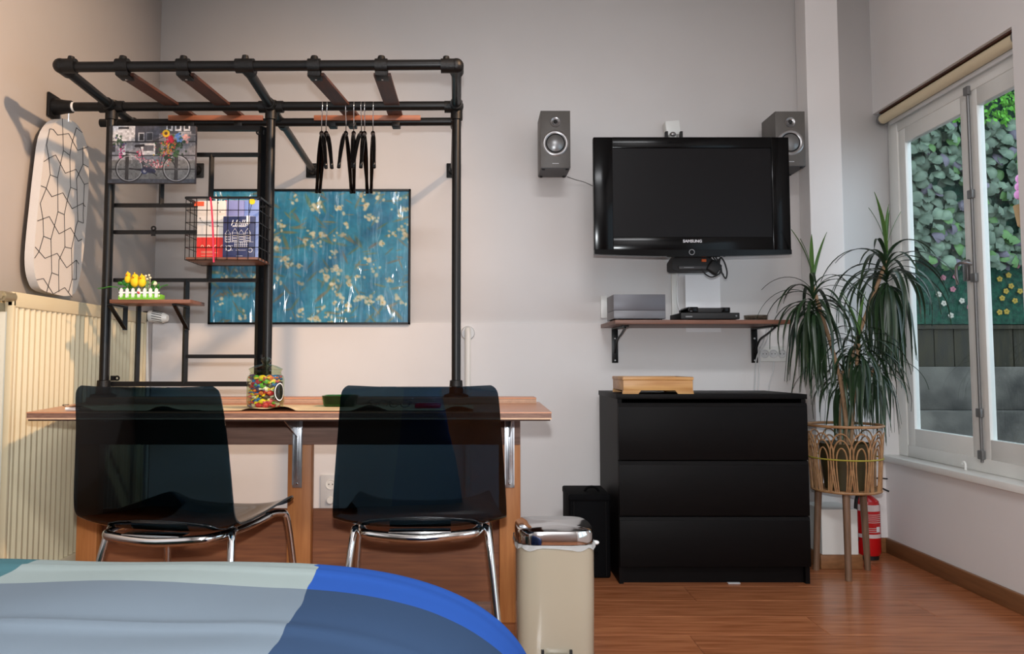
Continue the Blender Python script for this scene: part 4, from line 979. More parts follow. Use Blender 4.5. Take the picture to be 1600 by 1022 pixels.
# ------------------------------------------------------------------ chairs
def chair(label, loc, rz):
    r = thing('stacking_chair', label, 'chair', (0,0,0), 'smoked plastic chairs at the desk')
    prof = [(0.235,0.445),(0.225,0.460),(0.18,0.470),(0.08,0.465),(-0.04,0.458),(-0.13,0.456),(-0.19,0.462),(-0.222,0.486),(-0.238,0.53),(-0.252,0.62),(-0.268,0.72),(-0.285,0.81),(-0.29,0.835),(-0.292,0.842)]
    wid = [0.185,0.20,0.21,0.215,0.222,0.230,0.236,0.236,0.234,0.228,0.220,0.212,0.204,0.19]
    bm = bmesh.new(); rows = []; nu = 16
    pr = smooth_path([V(0,a,b) for a, b in prof], 3); wd = [p.x for p in smooth_path([V(w,0,0) for w in wid], 3)]
    for i, (p, w) in enumerate(zip(pr, wd)):
        t = i/(len(pr)-1); row = []
        for k in range(nu+1):
            u = -1+2*k/nu
            seat = max(0, 1-t*2.2); back = max(0, min(1, (t-0.45)*3))
            dz = 0.022*u*u*u*u*(1-back) ; dy = 0.028*u*u*back
            q = V(u*w, p.y+dy, p.z+dz - (0.012*(1-u*u) if t < 0.5 else 0)*math.sin(min(1,t*2)*PI) - 0.05*0)
            row.append(bm.verts.new(q))
        rows.append(row)
    n_ = len(rows); inner = []
    for i in range(n_):
        row = []
        for k in range(nu+1):
            du = rows[i][min(k+1,nu)].co-rows[i][max(k-1,0)].co; dv_ = rows[min(i+1,n_-1)][k].co-rows[max(i-1,0)][k].co
            row.append(bm.verts.new(rows[i][k].co+du.cross(dv_).normalized()*0.006))
        inner.append(row)
    for a, b in zip(rows, rows[1:]):
        for k in range(nu): bm.faces.new((a[k], b[k], b[k+1], a[k+1]))
    for a, b in zip(inner, inner[1:]):
        for k in range(nu): bm.faces.new((a[k], a[k+1], b[k+1], b[k]))
    for i in range(n_-1):
        bm.faces.new((rows[i][0], inner[i][0], inner[i+1][0], rows[i+1][0])); bm.faces.new((rows[i][nu], rows[i+1][nu], inner[i+1][nu], inner[i][nu]))
    for k in range(nu):
        bm.faces.new((rows[0][k], rows[0][k+1], inner[0][k+1], inner[0][k])); bm.faces.new((rows[-1][k], inner[-1][k], inner[-1][k+1], rows[-1][k+1]))
    bmesh.ops.recalc_face_normals(bm, faces=bm.faces)
    obj('shell', bm, M['smoke'], r, local=True, angle=60)
    # chrome frame: curved rear bar, side rails and four splayed legs
    R = 0.0105
    obj('rear_bar', tube(smooth_path([(-0.17,-0.11,0.437),(-0.160,-0.175,0.439),(-0.13,-0.217,0.438),(0,-0.238,0.432),(0.13,-0.217,0.438),(0.160,-0.175,0.439),(0.17,-0.11,0.437)], 6), R*1.25, 12), M['chrome'], r, local=True)
    obj('clamp_plate', box(-0.085,0.085,-0.235,-0.18,0.443,0.449,bev=0.002), M['chrome'], r, local=True)
    for s in (-1,1):
        obj('side_rail', tube(smooth_path([(s*0.17,-0.12,0.437),(s*0.175,0.0,0.438),(s*0.17,0.15,0.442)], 4), R, 12), M['chrome'], r, local=True)
        obj('leg', tube(smooth_path([(s*0.165,-0.08,0.438),(s*0.180,-0.125,0.438),(s*0.190,-0.150,0.415),(s*0.212,-0.20,0.20),(s*0.232,-0.245,0.012)], 5), R, 12), M['chrome'], r, local=True)
        obj('leg', tube(smooth_path([(s*0.165,0.11,0.442),(s*0.190,0.150,0.444),(s*0.205,0.172,0.415),(s*0.222,0.205,0.20),(s*0.235,0.23,0.012)], 5), R, 12), M['chrome'], r, local=True)
        for yy in (-0.245, 0.23): obj('foot_cap', lathe([(0.0,0.0),(0.013,0.0),(0.013,0.022),(0.0,0.022)], (s*(0.232 if yy < 0 else 0.235), yy, 0), 12), M['blackflat'], r, local=True)
    r.location = loc; r.rotation_euler = (0,0,rz)
    return r
chair('smoked blue plastic chair with chrome legs at the left of the desk, turned right', (-0.822, 2.34, 0), math.radians(-11))
chair('smoked blue plastic chair with chrome legs at the right of the desk', (-0.163, 2.39, 0), math.radians(2))

# ------------------------------------------------------------------ bed with patchwork duvet
bed = thing('bed', 'bed in the foreground hidden under the duvet', 'bed', (-0.75, 0.9, 0))
obj('base', box(-1.54, -0.06, 0.22, 1.36, 0.0, 0.26, bev=0.01), M['pine'], bed)
obj('mattress', box(-1.54, -0.04, 0.2, 1.38, 0.262, 0.42, bev=0.05, seg=4), M['white'], bed)
A_, B_, AX, AY, BX = -0.32, 1.40, 0.43, 0.13, 0.24; TOPZ = 0.552
def duvet_pt(u, v):
    sx = max(0, (u-A_)/AX/1.2) if u > A_ else 0; sy = max(0, (v-B_)/AY/1.3) if v > B_ else 0
    m = max(sx, sy)
    wv = 0.004*math.sin(u*7+v*5)+0.003*math.sin(u*13-v*9+1)+0.005*math.sin(v*22+1.2*math.sin(u*3)+0.5)*max(0,min(1,(1.2-v)*4))
    wv += 0.007*math.exp(-((v-1.09-0.025*math.sin(u*2.3))/0.018)**2)*max(0,min(1,-u*3))+0.004*math.exp(-((v-1.36+0.012*math.sin(u*3))/0.012)**2)
    if m <= 0: return V(min(u,A_), min(v,B_), TOPZ+wv)
    h = math.hypot(sx, sy); nxn, nyn = sx/h, sy/h; k = sx/(sx+sy)
    b = BX*k+0.14*(1-k)
    mm = min(m,1); ox = AX*nxn*math.sin(mm*PI/2); oy = AY*nyn*math.sin(mm*PI/2)
    drop = b*(1-math.cos(mm*PI/2))+max(0,m-1)*0.42
    ox += 0.012*math.sin(v*16)*max(0,m-0.8)*nxn; oy += 0.010*math.sin(u*15)*max(0,m-0.8)*nyn
    return V(min(u,A_)+ox, min(v,B_)+oy, max(0.06,TOPZ-drop+wv*(1-mm)))
us = np.concatenate([np.linspace(-1.57,A_,90), np.linspace(A_,A_+AX*1.2*1.9,80)[1:]]); vs_ = np.concatenate([np.linspace(0.05,B_,90), np.linspace(B_,B_+AY*1.3*2.6,40)[1:]])
bm = bmesh.new(); uvl = bm.loops.layers.uv.new('cloth'); G_ = [[bm.verts.new(duvet_pt(u,v)) for v in vs_] for u in us]
for i in range(len(us)-1):
    for j in range(len(vs_)-1):
        f = bm.faces.new((G_[i][j], G_[i+1][j], G_[i+1][j+1], G_[i][j+1])); f.smooth = True
        for l, (a, b) in zip(f.loops, ((i,j),(i+1,j),(i+1,j+1),(i,j+1))): l[uvl].uv = (us[a], vs_[b])
dm = bpy.data.materials.new('patchwork_duvet'); dm.use_nodes = True; nt = dm.node_tree; bs = nt.nodes['Principled BSDF']; bs.inputs['Roughness'].default_value = 0.85
uvn = nt.nodes.new('ShaderNodeUVMap'); uvn.uv_map = 'cloth'; sp = nt.nodes.new('ShaderNodeSeparateXYZ'); nt.links.new(uvn.outputs[0], sp.inputs[0])
nz_ = nt.nodes.new('ShaderNodeTexNoise'); nz_.inputs['Scale'].default_value = 6; nt.links.new(uvn.outputs[0], nz_.inputs['Vector'])
def mth(op, a, b):
    n = nt.nodes.new('ShaderNodeMath'); n.operation = op
    for i, x in enumerate((a,b)):
        if isinstance(x, (int,float)): n.inputs[i].default_value = x
        else: nt.links.new(x, n.inputs[i])
    return n.outputs[0]
wob = mth('MULTIPLY', mth('SUBTRACT', nz_.outputs['Fac'], 0.5), 0.014)
uu_ = mth('ADD', sp.outputs[0], wob); vv_ = mth('ADD', sp.outputs[1], wob)
def mixc(fac, c1, c2):
    n = nt.nodes.new('ShaderNodeMix'); n.data_type = 'RGBA'; nt.links.new(fac, n.inputs[0])
    for s, c in ((6,c1),(7,c2)):
        if isinstance(c, tuple): n.inputs[s].default_value = lin(c)+(1,)
        else: nt.links.new(c, n.inputs[s])
    return n.outputs[2]
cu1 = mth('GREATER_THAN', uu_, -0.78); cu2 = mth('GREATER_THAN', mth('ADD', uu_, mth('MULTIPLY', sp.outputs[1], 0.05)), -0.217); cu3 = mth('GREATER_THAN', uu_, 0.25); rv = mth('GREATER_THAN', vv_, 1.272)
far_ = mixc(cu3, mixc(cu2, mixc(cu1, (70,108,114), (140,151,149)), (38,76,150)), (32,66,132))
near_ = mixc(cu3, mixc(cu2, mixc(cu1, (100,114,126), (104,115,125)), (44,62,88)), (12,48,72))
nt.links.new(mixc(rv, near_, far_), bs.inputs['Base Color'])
b2 = nt.nodes.new('ShaderNodeTexNoise'); b2.inputs['Scale'].default_value = 500; nt.links.new(uvn.outputs[0], b2.inputs['Vector']); bp_ = nt.nodes.new('ShaderNodeBump'); bp_.inputs['Strength'].default_value = 0.1; nt.links.new(b2.outputs['Fac'], bp_.inputs['Height']); nt.links.new(bp_.outputs[0], bs.inputs['Normal'])
bs.inputs['Specular IOR Level'].default_value = 0.1
me = bpy.data.meshes.new('duvet'); bm.to_mesh(me); bm.free(); me.materials.append(dm)
dv = bpy.data.objects.new('duvet', me); COL.objects.link(dv); tag(dv, 'patchwork duvet of teal, pale grey, blue and slate squares over the bed', 'duvet')

# ------------------------------------------------------------------ pedal bin
bx_ = at(865,900,2.5).x; by_ = 2.51; bw = (926-804)/2/ (1225/2.42)
bn = thing('pedal_bin', 'cream pedal bin with chrome lid and white liner', 'bin', (bx_, by_, 0))
zt_b = at(865,838,2.42).z
obj('body', lathe([(0.0,0.012),(bw*0.96,0.012),(bw*0.985,0.03),(bw,0.2),(bw,zt_b-0.035),(bw*0.97,zt_b-0.03),(0.0,zt_b-0.03)], (bx_,by_,0), 56, sup=4.5), M['bin'], bn)
obj('base_ring', lathe([(0.0,0.0),(bw*1.0,0.0),(bw*1.0,0.018),(bw*0.9,0.022)], (bx_,by_,0), 48, sup=4.5), M['blackflat'], bn)
zl0 = zt_b-0.02
obj('lid', lathe([(bw*1.0,zl0),(bw*1.0,zl0+0.028),(bw*0.97,zl0+0.038),(bw*0.9,zl0+0.043),(0.0,zl0+0.046)], (bx_,by_,0), 56, sup=4.0), M['chrome'], bn, label='chrome lid')
bm = bmesh.new(); ring = []
for k in range(64):
    a = 2*PI*k/64; ca_, sa_ = math.cos(a), math.sin(a); rr = bw*(1.02+0.012*math.sin(k*1.7)); x = math.copysign(abs(ca_)**0.45, ca_)*rr; y = math.copysign(abs(sa_)**0.45, sa_)*rr
    ring.append([bm.verts.new((bx_+x, by_+y, zl0-0.001)), bm.verts.new((bx_+x*1.015, by_+y*1.015, zl0-0.014-0.005*math.sin(k*0.9)))])
for k in range(64): a, b = ring[k], ring[(k+1)%64]; bm.faces.new((a[0],b[0],b[1],a[1]))
bmesh.ops.solidify(bm, geom=list(bm.faces), thickness=0.002)
add_ball(bm, (bx_+bw*1.07, by_-0.03, zl0-0.012), 0.012, 0.008, 0.007)
obj('liner', bm, M['liner'], bn, label='white bag edge')
pd = at(871,1018,by_-bw-0.02)
bm = bmesh.new(); add_box(bm, pd.x-0.036, pd.x+0.036, by_-bw-0.03, by_-bw+0.005, 0.024, 0.046, bev=0.008, seg=3)
obj('pedal', bm, M['chrome'], bn, label='chrome pedal')
bm = bmesh.new(); add_box(bm, pd.x-0.046, pd.x-0.038, by_-bw-0.008, by_-bw+0.005, 0.008, 0.054); add_box(bm, pd.x+0.038, pd.x+0.046, by_-bw-0.008, by_-bw+0.005, 0.008, 0.054); obj('pedal_slot', bm, M['blackflat'], bn)

# ------------------------------------------------------------------ black bag beside the dresser
g0, g1 = at(888,800,3.4).x, at(954,800,3.37).x; GH = at(920,772,3.38).z
bg = thing('cooler_bag', 'black nylon box bag standing between bin and dresser', 'bag', ((g0+g1)/2, 3.48, 0))
obj('body', box(g0, g1-0.0, 3.37, 3.62, 0.0, GH-0.005, bev=0.012, seg=3), M['bag'], bg)
obj('flap', box(g0-0.002, g1+0.002, 3.366, 3.624, GH-0.03, GH, bev=0.008, seg=3), M['bag'], bg)
cxb = at(925,765,3.47).x
obj('handle', tube(smooth_path([(cxb-0.035,3.46,GH-0.002),(cxb-0.02,3.46,GH+0.016),(cxb+0.01,3.46,GH+0.017),(cxb+0.03,3.46,GH-0.002)],5), 0.009, 10, flat=0.6), M['bag'], bg)
bm = bmesh.new(); bar2(bm, (g1-0.02,3.366,0.01),(g1-0.02,3.366,GH-0.03),0.003,0.002); bar2(bm,(g0+0.02,3.366,0.01),(g0+0.02,3.366,GH-0.03),0.003,0.002); obj('seam', bm, M['blackflat'], bg)

# ------------------------------------------------------------------ chest of drawers
d0, d1 = at(966,760,3.29).x, at(1262,760,3.29).x; DT = at(1100,616,3.29).z; dY0, dY1 = 3.29, 3.77
dr = thing('chest_of_drawers', 'black-brown chest of three wide drawers under the wall shelf', 'dresser', ((d0+d1)/2, 3.53, 0))
obj('top_panel', box(d0-0.004, d1+0.006, dY0-0.004, dY1, DT-0.02, DT, bev=0.001), M['dresser'], dr)
obj('side_panel', box(d0, d0+0.018, dY0, dY1, 0, DT-0.0205), M['dresser'], dr); obj('side_panel', box(d1-0.018, d1, dY0, dY1, 0, DT-0.0205), M['dresser'], dr)
obj('back_panel', box(d0+0.018, d1-0.018, dY1-0.008, dY1, 0.02, DT-0.021), M['dresser'], dr)
obj('plinth', box(d0+0.0185, d1-0.0185, dY0+0.022, dY0+0.036, 0, 0.068), M['dresser'], dr)
zs = [at(1100,885,dY0).z, at(1100,806,dY0).z, at(1100,719,dY0).z, DT-0.034]
for k in range(3):
    z0, z1 = zs[k]+0.0025, zs[k+1]-0.0025
    f = obj('drawer', box(d0+0.001, d1-0.001, dY0-0.018, dY0-0.001, z0, z1-0.014, bev=0.001), M['dresser'], dr)
    obj('finger_edge', prism([V(d0+0.001,dY0-0.001,z1), V(d0+0.001,dY0-0.001,z1-0.0135), V(d0+0.001,dY0-0.018,z1-0.0135), V(d0+0.001,dY0-0.012,z1)], V(d1-d0-0.002,0,0)), M['dresser'], f, smooth=False)
obj('dust_tag', box(at(1122,0,3.27).x, at(1140,0,3.27).x, dY0-0.003, dY0+0.012, 0.001, 0.004), M['offw'], dr)
# bamboo tray on it
TY = 3.31; t0, t1 = at(974,613,TY).x, at(1083,613,TY).x; TH = at(1030,589,TY).z
ty = thing('bamboo_tray', 'pale bamboo footed tray standing on the chest of drawers', 'tray', ((t0+t1)/2, TY+0.12, DT))
DT_ = DT+0.0005; D2 = TY+0.25
for a in ((t0,t1,TY,TY+0.014),(t0,t1,D2-0.014,D2)): obj('side', box(a[0],a[1],a[2],a[3],DT_+0.014,TH-0.014,bev=0.002), M['bamboo'], ty)
for a in ((t0,t0+0.014,TY+0.014,D2-0.014),(t1-0.014,t1,TY+0.014,D2-0.014)): obj('side', box(a[0],a[1],a[2],a[3],DT_+0.014,TH-0.014,bev=0.002), M['bamboo'], ty)
bm = bmesh.new()
e = 0.003
add_box(bm,t0-e,t1+e,TY-e,TY+0.016,TH-0.014,TH,bev=0.003); add_box(bm,t0-e,t1+e,D2-0.016,D2+e,TH-0.014,TH,bev=0.003); add_box(bm,t0-e,t0+0.016,TY+0.016,D2-0.016,TH-0.014,TH,bev=0.003); add_box(bm,t1-0.016,t1+e,TY+0.016,D2-0.016,TH-0.014,TH,bev=0.003)
obj('rim', bm, M['bamboo'], ty)
obj('bottom', box(t0+0.01,t1-0.01,TY+0.01,D2-0.01,DT_+0.016,DT_+0.022), M['bamboo'], ty)
for yy in (TY, D2-0.014):
    for s, x in ((1,t0-e),(-1,t1+e)):
        obj('foot', prism([V(x,yy,DT_), V(x+s*0.066,yy,DT_), V(x+s*0.078,yy,DT_+0.0145), V(x+s*0.002,yy,DT_+0.0145)], V(0,0.014,0)), M['bamboo'], ty, smooth=False)

# ------------------------------------------------------------------ wall shelf with hi-fi
f0, f1 = at(961,502,3.44).x, at(1235,502,3.44).x; SH = at(1100,503,3.44).z
ws = thing('wall_shelf', 'brown wooden wall shelf on black brackets under the television', 'shelf', ((f0+f1)/2, 3.64, SH-0.2))
obj('shelf_board', box(f0, f1, 3.44, 3.838, SH-0.009, SH+0.009, bev=0.0015), M['shelfw'], ws)
for px in (961,1179):
    x = at(px,540,3.83).x; z0_ = at(px,567,3.83).z
    bm = bmesh.new(); add_box(bm, x-0.015, x+0.015, 3.829, 3.8375, z0_, SH-0.0095, bev=0.001); add_box(bm, x-0.015, x+0.015, 3.55, 3.8375, SH-0.016, SH-0.0095, bev=0.001)
    pts = smooth_path([(x,3.56,SH-0.018),(x,3.66,SH-0.045),(x,3.76,SH-0.07),(x,3.826,SH-0.13)],5); add_tube(bm, pts, 0.005, 8)
    br = obj('bracket', bm, M['black'], ws)
    for zz in (z0_+0.012, SH-0.06): obj('screw', ball((x,3.828,zz), 0.005,0.002,0.005,8,6), M['zinc'], br)
hz = SH+0.0095
def abox(x0,x1,y,ypx,Ya,Yb): return at(x0,ypx,Ya).x, at(x1,ypx,Ya).x
x0, x1 = at(959,480,3.46).x, at(1040,480,3.46).x; hh = at(1000,460,3.46).z
hf = thing('hifi_unit', 'grey metal hi-fi amplifier at the left end of the wall shelf', 'stereo', ((x0+x1)/2, 3.55, hz))
zmid = at(1000,485,3.46).z
obj('casing', box(x0, x1, 3.462, 3.64, zmid+0.0005, hh, bev=0.001), M['hifi'], hf)
obj('lower_casing', box(x0, x1, 3.46, 3.64, hz+0.006, zmid-0.0005, bev=0.001), M['hifi2'], hf, label='lighter grey lower section')
for xx in (x0+0.02, x1-0.02):
    for yy in (3.48, 3.62): obj('foot', lathe([(0.0,hz),(0.009,hz),(0.009,hz+0.0062),(0.0,hz+0.0062)], (xx,yy,0), 12), M['blackflat'], hf)
x0, x1 = at(1064,490,3.46).x, at(1156,490,3.46).x
dp = thing('dvd_player', 'flat black disc player on the wall shelf, lower of two boxes', 'disc player', ((x0+x1)/2, 3.55, hz))
z1_ = at(1100,488.5,3.46).z
obj('casing', box(x0, x1, 3.46, 3.66, hz+0.004, z1_, bev=0.003), M['blackflat'], dp)
obj('display', box(x0+0.02, x0+0.05, 3.4585, 3.461, hz+0.012, hz+0.018), M['grey'], dp); obj('button', lathe([(0.0,-0.002),(0.004,-0.002),(0.004,0.001),(0,0.001)], (x1-0.016,3.459,hz+0.018), 12, axis='Y'), M['grey'], dp)
for xx in (x0+0.02, x1-0.02): obj('foot', box(xx-0.008, xx+0.008, 3.48, 3.65, hz, hz+0.005), M['blackflat'], dp)
x0b, x1b = at(1075,484,3.47).x, at(1141,484,3.47).x
sb = thing('set_top_box', 'small black receiver box lying on the disc player', 'receiver', ((x0b+x1b)/2, 3.54, z1_))
ztt = at(1100,481,3.47).z
obj('casing', box(x0b, x1b, 3.47, 3.63, z1_+0.0005, ztt, bev=0.003), M['blackflat'], sb)
obj('raised_left', box(x0b, x0b+0.045, 3.467, 3.60, z1_+0.002, ztt+0.004, bev=0.003), M['tv'], sb); obj('raised_right', box(x1b-0.04, x1b, 3.468, 3.60, z1_+0.003, ztt+0.002, bev=0.003), M['tv'], sb)
obj('status_light', box(x0b+0.008, x0b+0.018, 3.4655, 3.4675, z1_+0.006, z1_+0.008), M['grey'], sb)
c = at(1181,495,3.52); bm = lathe([(0.0,hz),(0.048,hz),(0.05,hz+0.004),(0.053,hz+0.024),(0.047,hz+0.024),(0.044,hz+0.007),(0.0,hz+0.006)], (c.x,3.52,0), 32)
single('glass_dish', bm, M['dish'], 'round clear glass dish at the right end of the wall shelf', 'dish')

# ------------------------------------------------------------------ television
TVY = 3.45
v0, v1 = at(927,214,TVY), at(1237,398,TVY)
tv = thing('television', 'black flat-screen television on the back wall', 'television', ((v0.x+v1.x)/2, TVY+0.05, v1.z))
sx0, sx1, sz1, sz0 = at(957,230,TVY).x, at(1205,230,TVY).x, at(1000,231,TVY).z, at(1000,370,TVY).z
bm = bmesh.new()
add_box(bm, v0.x, sx0, TVY, TVY+0.035, v1.z+0.02, v0.z, bev=0.004); add_box(bm, sx1, v1.x, TVY, TVY+0.035, v1.z+0.02, v0.z, bev=0.004)
add_box(bm, sx0-0.002, sx1+0.002, TVY, TVY+0.035, sz1, v0.z, bev=0.003); add_box(bm, sx0-0.002, sx1+0.002, TVY, TVY+0.035, v1.z+0.02, sz0, bev=0.003)
obj('bezel', bm, M['tv'], tv)
bm = bmesh.new(); n = 24; xs = [v0.x+(v1.x-v0.x)*i/n for i in range(n+1)]
pol = [V(x,TVY-0.002,v1.z+0.022) for x in xs]+[V(x,TVY-0.002,v1.z+0.002-0.010*(1-((i/n)*2-1)**2)) for i, x in list(enumerate(xs))[::-1]]
add_prism(bm, pol, V(0,0.03,0)); obj('lower_lip', bm, M['tv'], tv, smooth=False)
obj('screen', box(sx0, sx1, TVY+0.006, TVY+0.012, sz0, sz1), M['screen'], tv, smooth=False)
obj('rear_housing', box(v0.x+0.06, v1.x-0.06, TVY+0.034, TVY+0.095, v1.z+0.05, v0.z-0.05, bev=0.02, seg=3), M['blackflat'], tv)
text('lettering', 'SAMSUNG', at(1082,377,TVY-0.0005), 0.0175, M['ltext'], tv, bold=0.0006, xs=1.05)
c = at(1081,394,TVY-0.0025); obj('power_ring', lathe([(0.0105,-0.001),(0.0125,-0.001),(0.0125,0.001),(0.0105,0.001),(0.0105,-0.001)], c, 28, axis='Y'), M['alu'], tv, label='silver power ring')
# swivel arm between tv and wall
mx = (v0.x+v1.x)/2; mz = (v0.z+v1.z)/2
bm = bmesh.new(); add_box(bm, mx-0.06, mx+0.06, TVY+0.095, TVY+0.11, mz-0.1, mz+0.1, bev=0.003); add_box(bm, mx-0.02, mx+0.02, TVY+0.11, YB-0.01, mz-0.03, mz+0.03, bev=0.003); add_box(bm, mx-0.06, mx+0.06, YB-0.012, YB-0.001, mz-0.12, mz+0.12, bev=0.003)
obj('wall_mount', bm, M['black'], tv)
# small box and cables hanging under it
x0, x1 = at(1050,420,3.56).x, at(1112,420,3.56).x; z0, z1 = at(1080,423,3.56).z, at(1080,402,3.56).z
bxx = thing('media_box', 'small black media box with orange sticker under the television', 'media player', ((x0+x1)/2, 3.6, z0))
obj('casing', prism([V(x0+0.012,3.56,z0), V(x1,3.56,z0), V(x1,3.56,z1+0.012), V(x0+0.02,3.56,z1+0.012), V(x0,3.56,z1-0.018), V(x0,3.56,z0+0.008)], V(0,0.1,0), bev=0.002), M['blackflat'], bxx)
obj('front_strip', box(x0+0.03, x1-0.01, 3.552, 3.561, z0+0.006, z0+0.022, bev=0.002), M['spkd'], bxx); obj('slot', box(x0+0.052, x0+0.098, 3.550, 3.5525, z0+0.012, z0+0.0155), M['grey'], bxx)
oc = at(1100,407,3.552); obj('sticker', box(oc.x-0.010, oc.x+0.010, 3.551, 3.5605, oc.z-0.006, oc.z+0.006), M['orange'], bxx, label='orange sticker')
obj('strap', box(x0+0.03, x1-0.03, 3.57, 3.6, z1+0.01, v1.z+0.06), M['blackflat'], bxx)
cb = thing('cable_bundle', 'bundle of looped black cables with power adapter under the television', 'cables', (at(1118,425,3.56).x, 3.57, at(1118,432,3.56).z))
for pp in ([(1095,418),(1102,428),(1112,433),(1122,429),(1128,424)], [(1114,402),(1122,412),(1129,428),(1134,435),(1136,425),(1132,410),(1126,401)], [(1118,401),(1126,416),(1128,427),(1131,429)], [(1110,403),(1118,410),(1124,405),(1128,402)], [(1126,400),(1124,412),(1126,422),(1124,426)]):
    obj('cable', tube(smooth_path([at(x_, y_, 3.555) for x_, y_ in pp],5), 0.0035, 7), M['blackflat'], cb)
c = at(1115,418,3.56); bm = bmesh.new(); add_box(bm, -0.028,0.028,-0.018,0.018,-0.028,0.028, bev=0.009, seg=3); bm.transform(Matrix.Translation(c)@Matrix.Rotation(0.6,4,'Y')); obj('power_adapter', bm, M['blackflat'], cb)

# ------------------------------------------------------------------ speakers
def speaker(label, x, zb, zt_, w=0.1385, d=0.175, yf=3.60):
    s = thing('bookshelf_speaker', label, 'speaker', (x+w/2, yf+d/2, zb), 'grey bookshelf speakers flanking the television')
    obj('cabinet', box(x, x+w, yf, yf+d, zb, zt_, bev=0.0015), M['spk'], s)
    obj('bottom_plate', box(x+0.002, x+w-0.002, yf+0.002, yf+d-0.002, zb-0.003, zb+0.0005), M['spkd'], s)
    cz = zb+(zt_-zb)*0.80; c = (x+w*0.5, yf, cz)
    obj('tweeter', lathe([(0.0,0.0),(0.008,-0.006),(0.011,0.0005),(0.0125,-0.001),(0.022,-0.0035),(0.0245,-0.0005),(0.0245,0.001)][::1], c, 32, axis='Y'), M['alu'], s, label='silver tweeter horn')
    obj('tweeter_dome', ball((c[0], yf-0.003, cz), 0.0095, 0.007, 0.0095), M['blackflat'], s)
    cz2 = zb+(zt_-zb)*0.43; c = (x+w*0.5, yf, cz2)
    obj('woofer_ring', lathe([(0.044,-0.0005),(0.050,-0.004),(0.056,-0.004),(0.062,-0.0005),(0.062,0.001),(0.044,0.001),(0.044,-0.0005)], c, 48, axis='Y'), M['alu'], s, label='brushed metal ring')
    obj('surround', lathe([(0.040,-0.001),(0.042,-0.005),(0.045,-0.001),(0.040,-0.001)], c, 48, axis='Y'), M['blackflat'], s)
    obj('cone', lathe([(0.0,-0.011),(0.015,-0.010),(0.03,-0.006),(0.041,-0.001)], c, 48, axis='Y'), M['cone'], s)
    bm = bmesh.new()
    for k in range(5): add_box(bm, x+w/2-0.015+k*0.0062, x+w/2-0.015+k*0.0062+0.0045, yf-0.0008, yf, zb+0.018, zb+0.0215)
    obj('maker_mark', bm, M['ltext'], s, smooth=False)
    for xx in (x+0.014, x+w-0.014):
        for yy in (yf+0.018, yf+d-0.018): obj('foot', lathe([(0.0,zb-0.008),(0.007,zb-0.008),(0.007,zb-0.002),(0.0,zb-0.002)], (xx,yy,0), 12), M['blackflat'], s)
    obj('wall_bracket', box(x+w/2-0.02, x+w/2+0.02, yf+d, YB-0.001, zb+0.08, zb+0.16), M['black'], s)
p, q = at(845,262,3.6), at(845,173,3.6)
speaker('grey bookshelf speaker on the wall left of the television', p.x, p.z, q.z)
p, q = at(1213,259,3.6), at(1213,174,3.6)
speaker('grey bookshelf speaker partly behind the right edge of the television', p.x, p.z, q.z)
bm = tube(smooth_path([at(886,276,3.77), at(900,281,3.8), at(914,285,3.82), at(935,295,3.82)],5), 0.0014, 6)
single('speaker_cable', bm, M['blackflat'], 'thin black cable from left speaker to television', 'cable')
# white motion sensor on the wall above the tv
c = at(1049,202,3.82)
sn = thing('wall_sensor', 'white plastic box with black clips above the television', 'sensor', (c.x, 3.83, at(1049,215,3.82).z))
bm = bmesh.new(); add_box(bm, -0.036,0.036,-0.03,0.03,-0.038,0.034, bev=0.006, seg=2); bm.transform(Matrix.Translation((c.x,3.815,c.z))@Matrix.Rotation(-0.08,4,'Y')); obj('casing', bm, M['white'], sn)
for s in (-1,1): obj('clip', box(c.x+s*0.036-0.006, c.x+s*0.036+0.006, 3.765, 3.79, c.z-0.07, c.z-0.026, bev=0.001), M['blackflat'], sn)
obj('lens', ball((c.x-0.002,3.783,c.z-0.036), 0.016,0.01,0.012), M['alu'], sn)
obj('post', box(c.x-0.015, c.x+0.015, 3.79, 3.835, c.z-0.06, c.z-0.03), M['white'], sn)

# ------------------------------------------------------------------ wall fittings
c0, c1 = at(1048,400,3.83), at(1057,500,3.83)
single('cable_duct', box(c0.x, c1.x, 3.82, 3.8375, SH+0.011, at(1050,395,3.83).z, bev=0.003), M['paint'], 'white plastic cable duct running down from the television', 'cable duct')
bm = tube(smooth_path([at(1061,424,3.70), at(1058,450,3.72), at(1059,475,3.72), at(1064,490,3.70)],6), 0.0035, 7)
single('white_cable', bm, M['offw'], 'pale cable curving from the media box to the shelf', 'cable')
# thin sheet by the duct, slightly proud, smoother and whiter than the wall
struct('trim_3', box(at(1062,0,YB).x, at(1115,0,YB).x, 3.834, 3.8385, at(1080,519,YB).z, at(1080,430,YB).z), mat('bright_white_patch', (242,242,244), 0.5), label='brighter white patch on the wall between television and shelf', smooth=False)
# triple socket
c0, c1 = at(1187,541,3.83), at(1228,565,3.83)
so = thing('triple_socket', 'white triple wall socket beside the right shelf bracket', 'socket', ((c0.x+c1.x)/2, 3.83, c1.z))
obj('plate', box(c0.x, c1.x, 3.822, 3.8375, c1.z, c0.z, bev=0.004, seg=2), M['white'], so)
for k in range(3):
    x = c0.x+(c1.x-c0.x)*(k+0.5)/3; z = (c0.z+c1.z)/2
    s_ = obj('outlet', lathe([(0.0,-0.0006),(0.0165,-0.0006),(0.018,-0.003),(0.021,-0.003),(0.021,0.002)], (x,3.822,z), 24, axis='Y'), M['offw'], so)
    bm = bmesh.new(); add_ball(bm, (x-0.008,3.8214,z), 0.0025,0.002,0.0025,8,6); add_ball(bm, (x+0.008,3.8214,z), 0.0025,0.002,0.0025,8,6); obj('pin_hole', bm, M['blackflat'], s_)
c0, c1 = at(503,742,3.83), at(523,795,3.83)
